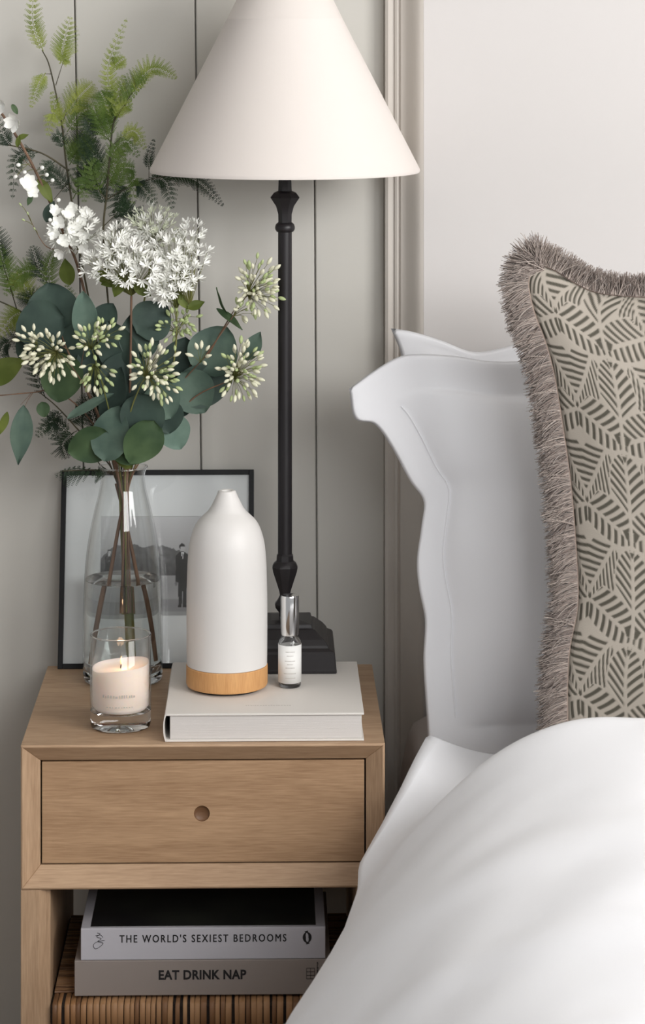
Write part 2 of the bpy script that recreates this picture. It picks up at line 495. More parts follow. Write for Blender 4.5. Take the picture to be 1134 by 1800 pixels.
# ------------------------------------------------------------------ books
def hardback(root, x0, x1, y0, y1, z0, th, cover, pages, spine, board=0.0028, over=0.003, rot=0.0):
    """hardcover; spine = 'left' or 'front'"""
    if spine == 'left':
        box('cover_board', cover, x0+0.004, x1, y0, y1, z0, z0+board, root, 0.0006)
        box('cover_board', cover, x0+0.004, x1, y0, y1, z0+th-board, z0+th, root, 0.0006)
        b = MB(); prof = []
        for k in range(7):                   # slightly rounded spine with hollow behind it
            t = k/6
            prof.append((x0+0.0036 - 0.0030*math.sin(t*math.pi)**0.6, z0+th*t))
        inn = [(x+0.0016, z0+th*0.02 + (z-z0)*0.96) for x, z in reversed(prof)]
        ring = prof + inn; n_ = len(ring)
        b.add([(x, y0, z) for x, z in ring] + [(x, y1, z) for x, z in ring],
              [(k, (k+1) % n_, n_+(k+1) % n_, n_+k) for k in range(n_)] +
              [(k, k+1, n_-2-k, n_-1-k) for k in range(6)] + [(n_+k, n_+n_-1-k, n_+n_-2-k, n_+k+1) for k in range(6)])
        b.build('spine', cover, root, smooth=50)
        box('page_block', pages, x0+0.0095, x1-over, y0+over, y1-over, z0+board+0.0001, z0+th-board-0.0001, root, 0.0006)
    else:
        box('cover_board', cover, x0, x1, y0+0.002, y1, z0, z0+board, root, 0.0006)
        box('cover_board', cover, x0, x1, y0+0.002, y1, z0+th-board, z0+th, root, 0.0006)
        box('spine', spine if not isinstance(spine, str) else cover, x0, x1, y0, y0+0.0019, z0, z0+th, root, 0.0008)
        box('page_block', pages, x0+over, x1-over, y0+0.004, y1-over, z0+board+0.0001, z0+th-board-0.0001, root, 0.0006)

BT = NZ + 0.0375
bx0, bx1 = P(286, 1243, 0.012).x, P(640, 1243, 0.012).x
wb = empty('book', ((bx0+bx1)/2, 0.15, NZ), 'large white hardback book lying flat on the nightstand top under the lamp', 'book')
hardback(wb, bx0, bx1, 0.012, 0.285, NZ+0.0004, 0.0371, M['cover'], M['pages'], 'left')
lt = MB()
rx = random.Random(3)
x = P(432, 1226, 0.05).x; xe = P(512, 1226, 0.05).x
while x < xe:
    wd = rx.uniform(0.0014, 0.0032)
    lt.box(x, x+wd, 0.050, 0.0518, BT-0.00005, BT+0.00008); x += wd + rx.uniform(0.0006, 0.0014)
lt.build('cover_print', M['faint_print'], wb, kind='stuff', label='faint line of small grey print')

S2 = SZ + 0.0005
g0, g1 = P(131, 1715, 0.02).x, P(581, 1715, 0.02).x
gb = empty('book', ((g0+g1)/2, 0.15, S2), 'grey hardback on the woven shelf whose spine reads EAT DRINK NAP', 'book')
hardback(gb, g0, g1, 0.020, 0.285, S2, 0.0462, M['spine_g'], M['pages'], M['spine_g'])
zc = S2 + 0.0231
text('title', 'EAT DRINK NAP', P(279, 1716, 0.02).x, P(433, 1716, 0.02).x, 0.0197, P(0, 1716, 0.02).z, 0.0128, M['ink'], gb, 0.035, 1.06)
b = MB(); xa, xb_ = P(539, 1716, 0.02).x, P(553, 1716, 0.02).x; za, zb_ = P(0, 1725, 0.02).z, P(0, 1706, 0.02).z
for k in range(4):
    zz = za + (zb_-za)*k/3; b.box(xa, xb_, 0.0196, 0.0199, zz-0.0003, zz+0.0003)
for k in range(3):
    xx = xa + (xb_-xa)*k/2; b.box(xx-0.0003, xx+0.0003, 0.0196, 0.0199, za, zb_)
b.build('spine_emblem', M['ink'], gb, label='small black grid emblem')
b = MB(); rx = random.Random(5); zz = P(0, 1738, 0.02).z; ze = P(0, 1695, 0.02).z; xx = P(557, 1716, 0.02).x
while zz < ze:
    h_ = rx.uniform(0.0006, 0.0016); b.box(xx, xx+rx.uniform(0.0012, 0.0022), 0.0196, 0.0199, zz, zz+h_); zz += h_+rx.uniform(0.0004, 0.0009)
b.build('small_print', M['ink'], gb, kind='stuff', label='tiny upright line of dark print')

S3 = S2 + 0.0466
w0, w1 = P(142, 1652, 0.022).x, P(572, 1652, 0.022).x
db = empty('book', ((w0+w1)/2, 0.15, S3), "white-spined book with black cover on the shelf, THE WORLD'S SEXIEST BEDROOMS", 'book')
TH = 0.0418
hardback(db, w0, w1, 0.022, 0.275, S3, TH, M['spine_w'], M['pages'], M['spine_w'])
box('cover_picture', M['cover_b'], w0+0.0125, w1-0.0125, 0.030, 0.272, S3+TH-0.0002, S3+TH+0.0003, db, 0.0, label='black cover picture inset in a pale border')
text('title', "THE WORLD'S SEXIEST BEDROOMS", P(210, 1652, 0.022).x, P(503, 1652, 0.022).x, 0.0217, P(0, 1652, 0.022).z, 0.0102, M['ink'], db, 0.0, 1.3, fat=0.00045)
# swirl signature on the left, turning arrows on the right of the spine
def spt(px, py): 
    p_ = P(px, py, 0.0216); return (p_.x, 0.0216, p_.z)
b = MB()
b.tube(spline([spt(*q_) for q_ in ((171,1640),(176,1642),(170,1647),(178,1650),(172,1655),(181,1658),(176,1664),(168,1668),(164,1662),(170,1656),(184,1653))], 60), 0.00032, 5)
b.tube(spline([spt(*q_) for q_ in ((168,1645),(177,1644),(181,1648))], 12), 0.0003, 5)
b.build('signature', M['ink'], db, label='thin looping signature')
b = MB(); cx_, cz_ = P(540, 1652, 0.0216).x, P(0, 1652, 0.0216).z
def crescent(a0):
    vs = []; n_ = 10
    for k in range(n_+1):
        a = a0 + math.pi*0.95*k/n_; t = math.sin(k/n_*math.pi)**0.7
        for r_ in (0.0062, 0.0064 - 0.0044*t - 0.0003):
            vs.append((cx_+r_*0.95*math.cos(a), 0.0216, cz_+r_*1.15*math.sin(a)))
    b.add(vs, [(2*k, 2*k+1, 2*k+3, 2*k+2) for k in range(n_)])
    a = a0 + math.pi*0.95
    ex, ez = cx_+0.0060*math.cos(a), cz_+0.0071*math.sin(a); sg = 1 if a0 > 1.5 else -1
    b.add([(ex-0.0012*sg, 0.0215, ez+0.0022*sg), (ex-0.0012*sg, 0.0215, ez-0.0022*sg), (ex+0.0038*sg, 0.0215, ez-0.0006*sg)], [(0, 1, 2)])
crescent(math.pi*0.55); crescent(-math.pi*0.45)
b.build('spine_emblem', M['ink'], db, label='round black emblem of two curved arrows')

# ------------------------------------------------------------------ table lamp
LX, LY = P(501, 700, 0.286).x, 0.286
def zl(py, y=LY): return P(501, py, y).z
kk = (LY-CY)/FPX
lamp = empty('table_lamp', (LX, LY, BT), 'tall black iron table lamp with pale cone shade standing on the white book', 'lamp')
b = MB(); s2 = math.sqrt(2)
b.lathe([(r*s2, z) for r, z in ((0.0722,0.0006),(0.0722,0.0045),(0.0712,0.006),(0.0700,0.0270),(0.0678,0.0300),(0.0615,0.0335),(0.0600,0.0370),(0.0545,0.0440),(0.0455,0.0520),(0.0420,0.0550),(0.0385,0.0560),(0.0370,0.0620),(0.0200,0.0640))],
        4, (LX, LY, BT), ph=math.pi/4)
b.build('base', M['iron'], lamp, bevel=0.0012)
def r_(p): return p*kk
b = MB()
b.lathe([(r_(11), zl(1083)), (r_(11), zl(1076)), (r_(18), zl(1067)), (r_(19), zl(1061)), (r_(13), zl(1053)), (r_(9.5), zl(1046)), (r_(11), zl(1038)),
         (r_(17), zl(1020)), (r_(22.5), zl(1004)), (r_(24), zl(996)), (r_(21), zl(990)), (r_(16), zl(986)), (r_(15.5), zl(976)), (r_(12), zl(972))], 8, (LX, LY, 0), ph=math.pi/8)
b.build('lower_finial', M['iron'], lamp, smooth=30)
b = MB(); b.lathe([(r_(12.5), zl(973)), (r_(12.2), zl(406))], 28, (LX, LY, 0)); b.build('pole', M['iron'], lamp, smooth=50)
b = MB(); b.lathe([(r_(12), zl(408)), (r_(15), zl(407)), (r_(17.3), zl(403)), (r_(17.5), zl(399)), (r_(16), zl(394)), (r_(12.6), zl(391))], 28, (LX, LY, 0)); b.build('collar', M['iron'], lamp, smooth=50)
b = MB(); b.lathe([(r_(12.6), zl(392)), (r_(12.8), zl(376)), (r_(17), zl(362)), (r_(24), zl(352)), (r_(27.5), zl(347)), (r_(21), zl(339)), (r_(12.8), zl(335.5)), (r_(12.2), zl(318)), (r_(11), zl(280))], 8, (LX, LY, 0), ph=math.pi/8)
b.build('upper_finial', M['iron'], lamp, smooth=25)
zb_ = zl(302); zt_ = zl(-66); rb = 0.1925; rt = 0.044
b = MB(); t_ = 0.0011
b.lathe([(rb, zb_), (rb+0.0006, zb_+0.003), (rb-0.0004, zb_+0.006), (rt+0.0004, zt_-0.006), (rt+0.001, zt_-0.003), (rt, zt_), (rt-t_, zt_), (rb-t_-0.0005, zb_)], 96, (LX, LY, 0), closed=True)
b.build('lamp_shade', M['linen'], lamp, smooth=60, label='pale linen cone shade')
b = MB(); b.lathe([(0.018, zl(285)), (0.018, zl(240))], 20, (LX, LY, 0)); b.build('bulb_socket', M['iron'], lamp, smooth=40)
b = MB(); b.lathe([(0.013, zl(240)), (0.018, zl(222)), (0.029, zl(190)), (0.029, zl(170)), (0.018, zl(148)), (0.004, zl(142))], 24, (LX, LY, 0)); b.build('bulb', M['bulb'], lamp, smooth=60)
b = MB()
for a in (0.3, 0.3+2.094, 0.3+4.189):
    b.tube([(LX, LY, zt_-0.012), (LX+(rt)*math.cos(a), LY+(rt)*math.sin(a), zt_-0.004)], 0.0012, 6)
b.tube([(LX, LY, zt_-0.012)]*1 + [(LX, LY, zl(142)-0.0)], 0.0018, 6)
b.build('shade_carrier', M['iron'], lamp, smooth=60)

# ------------------------------------------------------------------ diffuser
DX, DY = P(399, 1100, 0.146).x, 0.146
kd = (DY-CY)/FPX
def zd(py): return P(399, py, DY).z
df = empty('oil_diffuser', (DX, DY, BT), 'matt white ceramic bottle-shaped oil diffuser with bamboo base on the white book', 'diffuser')
zs = zd(1166)
prof = [(70.5, zs), (71, zd(1120)), (71, zd(1060)), (70, zd(1010)), (69, zd(985)), (66.5, zd(958)), (62.5, zd(940)), (57, zd(925)), (50, zd(914)), (41, zd(905)), (33.5, zd(898)), (28, zd(890)), (24, zd(882)), (20, zd(874)), (17, zd(867)), (15.5, zd(863))]
pts = spline([(r, 0, z) for r, z in prof], 70)
b = MB(); b.lathe([(p.x*kd, p.z) for p in pts] + [(12*kd, zd(861.5)), (9*kd, zd(862.5)), (8*kd, zd(872))], 72, (DX, DY, 0), capt=True)
b.build('ceramic_cover', M['ceramic'], df, smooth=50)
b = MB(); b.lathe([(66*kd, BT+0.0035), (70*kd, BT+0.0045), (71.6*kd, BT+0.0075), (71.6*kd, zs-0.0016), (70.5*kd, zs-0.0006)], 72, (DX, DY, 0))
b.build('bamboo_base', M['bamboo'], df, smooth=40)
b = MB(); b.lathe([(60*kd, BT+0.0005), (61*kd, BT+0.0036)], 48, (DX, DY, 0)); b.build('foot', M['rubber'], df, smooth=40)

# ------------------------------------------------------------------ small spray bottle
SX, SY = P(509.5, 1160, 0.150).x, 0.150
ks = (SY-CY)/FPX
def zsb(py): return P(509, py, SY).z
sb = empty('spray_bottle', (SX, SY, BT), 'small glass spray bottle with tall chrome cap and white label, in front of lamp base', 'bottle')
b = MB()
b.lathe([(18.2*ks, BT+0.0006), (19.8*ks, BT+0.0020), (20*ks, zsb(1132)), (19*ks, zsb(1124)), (14*ks, zsb(1117)), (9.5*ks, zsb(1113)), (9.5*ks, zsb(1104)),
         (8*ks, zsb(1104)), (8*ks, zsb(1117)), (12*ks, zsb(1122)), (17.6*ks, zsb(1130)), (17.8*ks, BT+0.0062), (15*ks, BT+0.0048), (0.0001, BT+0.0044)], 48, (SX, SY, 0), capt=False)
b.build('bottle_glass', M['glass'], sb, smooth=45)
b = MB(); b.lathe([(14.6*ks, BT+0.0052), (17.3*ks, BT+0.0066), (17.4*ks, zsb(1160))], 40, (SX, SY, 0)); b.build('oil', M['oil'], sb, smooth=45)
b = MB(); b.lathe([(20.5*ks, zsb(1197)), (20.5*ks, zsb(1131))], 48, (SX, SY, 0), capb=False, capt=False)
lb = b.build('bottle_label', M['label'], sb, smooth=60)
md = lb.modifiers.new('thick', 'SOLIDIFY'); md.thickness = 0.0002
b = MB(); rx = random.Random(9)
for py in (1142, 1149, 1158, 1164, 1170, 1180, 1188):
    hw = rx.uniform(0.2, 0.55)
    a = -math.pi/2 - hw
    while a < -math.pi/2 + hw:
        a2 = a + rx.uniform(0.05, 0.12); r0 = 20.8*ks; z_ = zsb(py)
        b.add([(SX+r0*math.cos(a), SY+r0*math.sin(a), z_), (SX+r0*math.cos(a2), SY+r0*math.sin(a2), z_), (SX+r0*math.cos(a2), SY+r0*math.sin(a2), z_+0.0009), (SX+r0*math.cos(a), SY+r0*math.sin(a), z_+0.0009)], [(0,1,2,3)])
        a = a2 + rx.uniform(0.02, 0.05)
b.build('label_print', M['faint_print'], sb, kind='stuff')
b = MB(); b.lathe([(15.6*ks, zsb(1115)), (16.2*ks, zsb(1113)), (16.2*ks, zsb(1049)), (15.2*ks, zsb(1046)), (6*ks, zsb(1045.5))], 48, (SX, SY, 0))
b.build('cap', M['chrome'], sb, smooth=40, label='tall polished chrome cap')

# ------------------------------------------------------------------ candle in a glass
KX, KY = P(212, 1200, 0.090).x, 0.090
kc = (KY-CY)/FPX
RG = 53.5*kc
zr = P(212, 1115, KY).z
cd = empty('candle', (KX, KY, NZ), 'lit white wax candle in a clear thick-bottomed glass near the nightstand front edge', 'candle')
b = MB(); zi = NZ + 0.024
b.lathe([(RG, zi), (RG, zr-0.001), (RG-0.001, zr), (RG-0.0022, zr-0.0008), (RG-0.0028, zi)], 72, (KX, KY, 0), closed=True)
b.build('candle_glass', M['thin'], cd, smooth=45)
b = MB(); b.lathe([(RG-0.006, NZ+0.0006), (RG-0.0015, NZ+0.002), (RG-0.0002, NZ+0.007), (RG-0.0002, zi-0.0005), (RG-0.005, zi-0.0002), (0.0001, zi-0.0002)], 72, (KX, KY, 0), capt=False)
b.build('glass_base', M['glass'], cd, smooth=45)
b = MB(); b.lathe([(RG-0.0014+0.0016*math.cos(a_), zr+0.0003+0.0011*math.sin(a_)) for a_ in [k*math.pi/4 for k in range(8)]], 72, (KX, KY, 0), closed=True)
b.build('glass_rim', M['glass'], cd, smooth=60)
zw = P(212, 1168, KY).z
b = MB(); rw = RG-0.00285
n_ = 48; vs = []; rings = [(rw-0.0045, zi+0.0008), (rw, zi+0.0062)]
for r, z in rings:
    for k in range(n_):
        a = 2*math.pi*k/n_; vs.append((KX+r*math.cos(a), KY+r*math.sin(a), z))
for rr_, dz_ in ((1.0, 0.0), (0.96, -0.0012), (0.75, -0.004), (0.5, -0.005), (0.25, -0.0052), (0.05, -0.005)):
    for k in range(n_):
        a = 2*math.pi*k/n_
        tilt = 0.0042*math.cos(a-0.15)*rr_ + 0.0008*math.sin(3*a)*rr_
        vs.append((KX+rw*rr_*math.cos(a), KY+rw*rr_*math.sin(a), zw + dz_ + tilt))
fs = []
for i in range(7):
    for k in range(n_): fs.append((i*n_+k, i*n_+(k+1) % n_, (i+1)*n_+(k+1) % n_, (i+1)*n_+k))
fs.append(tuple(reversed(range(n_)))); fs.append(tuple(7*n_+k for k in range(n_)))
b.add(vs, fs); b.build('wax', M['wax'], cd, smooth=50)
b = MB(); wz = zw-0.0052
b.tube([(KX, KY, wz), (KX+0.0004, KY, wz+0.004), (KX+0.0012, KY, wz+0.007)], 0.0007, 6); b.build('wick', M['dark'], cd, smooth=60)
fl = bpy.data.materials.new('flame'); fl.use_nodes = True
e_ = fl.node_tree.nodes['Principled BSDF']; e_.inputs['Base Color'].default_value = (1, 0.6, 0.3, 1)
e_.inputs['Emission Color'].default_value = (1.0, 0.66, 0.36, 1); e_.inputs['Emission Strength'].default_value = 0.6
b = MB(); b.lathe([(0.0004, wz+0.005), (0.0014, wz+0.007), (0.0017, wz+0.009), (0.0009, wz+0.013), (0.0002, wz+0.016)], 16, (KX+0.0008, KY, 0))
b.build('flame', fl, cd, smooth=60)
pd = bpy.data.lights.new('candle_light', 'POINT'); pd.energy = 0.022; pd.color = (1.0, 0.60, 0.34); pd.shadow_soft_size = 0.006
po = bpy.data.objects.new('candle_light', pd); COL.objects.link(po); po.parent = cd; po.location = Vector((KX+0.0008, KY-0.004, wz+0.017)) - cd.location
b = MB(); rx = random.Random(12)
for rowz, hw, hh in ((P(0, 1215, KY).z, 0.55, 0.0042), (P(0, 1232, KY).z, 0.42, 0.0014)):
    a = -math.pi/2 - hw
    while a < -math.pi/2 + hw:
        a2 = a + rx.uniform(0.03, 0.07); r0 = RG+0.0003; h_ = hh*rx.uniform(0.6, 1)
        b.add([(KX+r0*math.cos(a), KY+r0*math.sin(a), rowz), (KX+r0*math.cos(a2), KY+r0*math.sin(a2), rowz), (KX+r0*math.cos(a2), KY+r0*math.sin(a2), rowz+h_), (KX+r0*math.cos(a), KY+r0*math.sin(a), rowz+h_)], [(0,1,2,3)])
        a = a2 + rx.uniform(0.03, 0.06)
b.build('glass_print', M['faint_print'], cd, kind='stuff', label='faint rubbed lettering on the glass')

# ------------------------------------------------------------------ picture frame
FY = 0.398; FTH = 0.014; lean = math.asin(0.0775/0.2895)
f0, f1 = P(101, 1174, FY-0.0), P(446, 1174, FY-0.0)
FW = f1.x - f0.x; FH = 0.2895
pf = empty('picture_frame', (f0.x, FY, NZ+0.0005), 'thin black picture frame with wide white mat and black-and-white photo, behind the vase', 'picture frame')
pf.rotation_euler = (-lean, 0, 0)
pf.location.z = NZ + 0.0005
def fbox(name, m, x0, x1, y0, y1, z0, z1, bevel=0.0006, **t):
    b = MB(); b.box(x0, x1, y0, y1, z0, z1)
    o = bpy.data.objects.new(name, b.mesh(name)); COL.objects.link(o); o.data.materials.append(m); o.parent = pf
    if bevel:
        md = o.modifiers.new('bevel', 'BEVEL'); md.width = bevel; md.segments = 2
    return tag(o, **t)
bw = 0.0075
fbox('frame_side', M['frame'], 0, bw, 0, FTH, 0, FH); fbox('frame_side', M['frame'], FW-bw, FW, 0, FTH, 0, FH)
fbox('frame_side', M['frame'], bw, FW-bw, 0, FTH, FH-bw, FH); fbox('frame_side', M['frame'], bw, FW-bw, 0, FTH, 0, bw)
fbox('backing', M['backing'], bw, FW-bw, 0.011, 0.0135, bw, FH-bw, 0)
# mat board with a window
px2m = (FY-CY)/FPX
mx0, mx1 = (172-101)*px2m, (374-101)*px2m
mz0, mz1 = (1174-1084)*px2m*1.0, (1174-910)*px2m*1.0
b = MB(); y_ = 0.0055
outer = [(bw, bw), (FW-bw, bw), (FW-bw, FH-bw), (bw, FH-bw)]; inner = [(mx0, mz0), (mx1, mz0), (mx1, mz1), (mx0, mz1)]
vs = [(x, y_, z) for x, z in outer] + [(x, y_, z) for x, z in inner] + [(x + (0.0008 if i in (0, 3) else -0.0008), y_+0.0015, z + (0.0008 if i < 2 else -0.0008)) for i, (x, z) in enumerate(inner)] + [(x, y_+0.0015, z) for x, z in outer]
fs = []
for k in range(4):
    k2 = (k+1) % 4
    fs += [(k, k2, 4+k2, 4+k), (4+k, 4+k2, 8+k2, 8+k), (12+k, 8+k, 8+k2, 12+k2), (k, 12+k, 12+k2, k2)]
b.add(vs, fs)
me = b.mesh('mat_board'); o = bpy.data.objects.new('mat_board', me); COL.objects.link(o); me.materials.append(M['mat_board']); o.parent = pf
# the print: a grid of colours (sky, dark hedge, pale ground, two figures in dark suits)
def ell(x, z, cx, cz, a, c): return ((x-cx)/a)**2 + ((z-cz)/c)**2 < 1
def photo(px, py):
    hedge_top = 962 + 6*noise.noise(Vector((px*0.05, 0, 3))) + 3*noise.noise(Vector((px*0.2, 0, 5)))
    hedge_bot = 1014 + 3*noise.noise(Vector((px*0.04, 9, 3)))
    if px < 196: hedge_top += (196-px)*0.9
    if px > 285: hedge_top += (px-285)*0.35
    v = 176 - 10*(py-910)/60
    if py > hedge_bot: v = 150 + 12*noise.noise(Vector((px*0.02, py*0.05, 1))) - (14 if 1055 < py < 1076 else 0)
    elif py > hedge_top:
        v = 104 + 16*noise.noise(Vector((px*0.12, py*0.12, 0))) - 24*max(0, (py-985)/30)
    for ox in (0, 27, -130):                 # figures
        sc_ = 1.0 if ox >= 0 else 0.62
        x = (px - 318 - ox)/sc_; y = (py - 1010)/sc_ if ox >= 0 else (py-1000)/sc_
        if ell(x, y, 0, -43.5, 4.6, 7.0): v = 172
        if ell(x, y, -0.6, -46.5, 5.2, 5.6) and (y < -47 or x < -3.0): v = 44
        if -38 < y < 16:
            hwd = 12.5*math.sqrt(max(0, min(1, (y+38)/9.0))) - 1.2*math.sin(max(0, min(1, (y+30)/40))*math.pi)
            if abs(x) < hwd: v = 47 + (8 if abs(abs(x)-8) < 0.7 and y > -24 else 0)
        if abs(x) < 2.6*(1 - (y+37)/19.0) and -37 < y < -19: v = 196
        if abs(x) < 0.7 and -35 < y < -20: v = 60
        if ell(x, y, -10.6, 18, 2.4, 3.4): v = 120
        if 14 <= y < 56 and -8.5 + y*0.05 < x < 9 - y*0.03 and not (abs(x-0.6) < (y-22)*0.03): v = 52
        if 55 <= y < 59 and (-7.5 < x < -1.5 or 1.5 < x < 8.5): v = 34
    return v
nx_, nz_ = 170, 150
gx = np.linspace(mx0-0.002, mx1+0.002, nx_); gz = np.linspace(mz0-0.002, mz1+0.002, nz_)
vs = [(x, 0.0073, z) for z in gz for x in gx]
fs = [(j*nx_+i, j*nx_+i+1, (j+1)*nx_+i+1, (j+1)*nx_+i) for j in range(nz_-1) for i in range(nx_-1)]
me = bpy.data.meshes.new('photo_print'); me.from_pydata(vs, [], fs)
ca = me.color_attributes.new('Col', 'FLOAT_COLOR', 'POINT')
cols = []
for x, _, z in vs:
    v = photo(101 + x/px2m, 1174 - z/px2m); v = max(8, v*1.03 + max(0, v-120)*0.35)
    l_ = lin(v, v, v*1.01); cols += l_
ca.data.foreach_set('color', cols)
o = bpy.data.objects.new('photo_print', me); COL.objects.link(o); me.materials.append(M['print']); o.parent = pf
o['label'] = 'black-and-white photo of people in dark suits before a hedge'
# thin pane of glazing
fbox('glass_pane', M['thin'], bw, FW-bw, 0.0030, 0.0042, bw, FH-bw, 0)
# ------------------------------------------------------------------ glass vase with water
VY = 0.333; VX = P(216, 1000, VY).x
kv = (VY-CY)/FPX
def zv(py): return P(216, py, VY).z
vase = empty('vase', (VX, VY, NZ), 'clear glass bottle vase half filled with water holding the bouquet', 'vase')
vp = [(60, NZ+0.0006), (66, NZ+0.002), (69.5, NZ+0.008), (70.5, zv(1150)), (70, zv(1100)), (68.5, zv(1040)), (66.5, zv(1000)), (62.5, zv(962)), (56.5, zv(925)), (48.5, zv(890)), (41.5, zv(862)), (38.5, zv(842)), (39.5, zv(830)), (43, zv(821))]
out = [(p.x*kv, p.z) for p in spline([(r, 0, z) for r, z in vp], 60)]
gt = 0.0021
inn = [(r-gt, z) for r, z in out if z > NZ+0.016]
inn = list(reversed(inn)) + [(inn[0][0]-0.003, NZ+0.0135), (inn[0][0]-0.012, NZ+0.0122), (0.0001, NZ+0.012)]
lip = [(43*kv-0.0004, zv(821)+0.0008), (43*kv-gt+0.0004, zv(821)+0.0008)]
zvb = NZ + 0.0165
b = MB(); b.lathe([q_ for q_ in out if q_[1] > zvb] + lip + [q_ for q_ in inn if q_[1] > zvb], 96, (VX, VY, 0), closed=True); b.build('vase_glass', M['thin'], vase, smooth=60)
b = MB(); b.lathe([q_ for q_ in out if q_[1] <= zvb] + [q_ for q_ in inn if q_[1] <= zvb], 96, (VX, VY, 0), capt=False); b.build('glass_base', M['glass'], vase, smooth=60)
b = MB(); b.lathe([(43*kv-0.0009+0.0017*math.cos(a_), zv(821)+0.0006+0.0013*math.sin(a_)) for a_ in [k*math.pi/4 for k in range(8)]], 96, (VX, VY, 0), closed=True)
b.build('glass_lip', M['glass'], vase, smooth=60)
zwl = P(216, 1018, VY).z
wp = [(0.0001, NZ+0.0118), (inn[-2][0], NZ+0.0120), (inn[-3][0]+0.0002, NZ+0.0134)] + [(r+0.0003, z) for r, z in reversed(inn[:-3]) if z < zwl-0.003] 
rl = wp[-1][0]; wp += [(rl, zwl+0.0012), (rl-0.002, zwl), (0.0001, zwl)]
b = MB(); b.lathe(wp, 96, (VX, VY, 0), capb=False, capt=False); b.build('water', M['water'], vase, smooth=50)
# ------------------------------------------------------------------ bed
MX = 0.218; MZ = 0.535
bed = empty('bed', (1.0, -0.8, 0), 'bed with white duvet, its pillows against the pale plaster wall', 'bed')
box('bed_base', M['sheet'], MX+0.03, 1.9, -2.3, YB-0.03, 0.06, 0.28, bed, 0.02)
for xx in (MX+0.06, 1.82):
    for yy in (-2.25, YB-0.08):
        box('leg', M['dark'], xx, xx+0.05, yy, yy+0.05, 0.0, 0.062, bed, 0.002)
# mattress in its fitted sheet: bulging side
b = MB(); ny = 40; prof = []
for k in range(15):
    t = k/14; prof.append((t, 0.285 + (MZ-0.285)*t))
vs = []; fs = []
for j in range(ny+1):
    yy = -2.3 + (YB-0.02+2.3)*j/ny
    e = 0.0
    for k in range(15):
        t = k/14
        bul = 0.020*math.sin(t*math.pi)**0.7 + 0.008*noise.noise(Vector((yy*9, t*3, 1)))
        rd = 0.03*max(0, (t-0.88)/0.12)**2
        vs.append((MX - bul + rd + 0.0, yy, prof[k][1]))
    vs.append((MX+0.09, yy, MZ+0.006)); vs.append((1.9, yy, MZ+0.006)); vs.append((1.9, yy, 0.285))
m_ = 18
for j in range(ny):
    for k in range(m_): fs.append((j*m_+k, j*m_+(k+1) % m_, (j+1)*m_+(k+1) % m_, (j+1)*m_+k))
fs += [tuple(range(m_)), tuple(ny*m_+k for k in range(m_))]
b.add(vs, fs); b.build('mattress', M['sheet'], bed, smooth=50, label='mattress in a grey-beige sheet')

def curve_w(pts, y0, n):
    """pixel polyline on plane y0 -> n world (x,z) samples"""
    pp = [P(px, py, y0) for px, py in pts]
    return spline([(p.x, 0, p.z) for p in pp], n)

def pillow_mesh(L, T, Rr, B, y0, z0, leanf, thick, flange, rad, nu, nv, wrinkle=0.006, seed=0.0, dens=None):
    """Coons patch between four edge curves, front and back sheet, joined along the edge"""
    us = np.linspace(0, 1, nu)**(dens or 1.0); vs_ = np.linspace(0, 1, nv)
    def A(c, prm):
        q_ = np.array([(p[0], p[2]) for p in spline(c, 600)])
        al = np.concatenate([[0], np.cumsum(np.linalg.norm(np.diff(q_, axis=0), axis=1))]); al /= al[-1]
        return np.stack([np.interp(prm, al, q_[:, 0]), np.interp(prm, al, q_[:, 1])], 1)
    l, r, t, bb = A(L, vs_), A(Rr, vs_), A(T, us), A(B, us)
    U = us[None, :, None]; V = vs_[:, None, None]
    S = (1-U)*l[:, None] + U*r[:, None] + (1-V)*bb[None] + V*t[None] \
        - ((1-U)*(1-V)*bb[0] + U*(1-V)*bb[-1] + (1-U)*V*t[0] + U*V*t[-1])
    Wd = np.linalg.norm(r.mean(0)-l.mean(0)); Hd = np.linalg.norm(t.mean(0)-bb.mean(0))
    du = np.minimum(us, 1-us)*Wd; dv = np.minimum(vs_, 1-vs_)*Hd
    def f(d):
        q_ = np.clip((d-flange)/rad, 0, 1); return np.sin(q_*np.pi/2)**0.75
    h = thick*f(du)[None, :]*f(dv)[:, None]
    h = h + 0.0022*np.minimum(1, np.minimum(du[None, :], dv[:, None])/0.006)
    return S, h, us, vs_, Wd, Hd

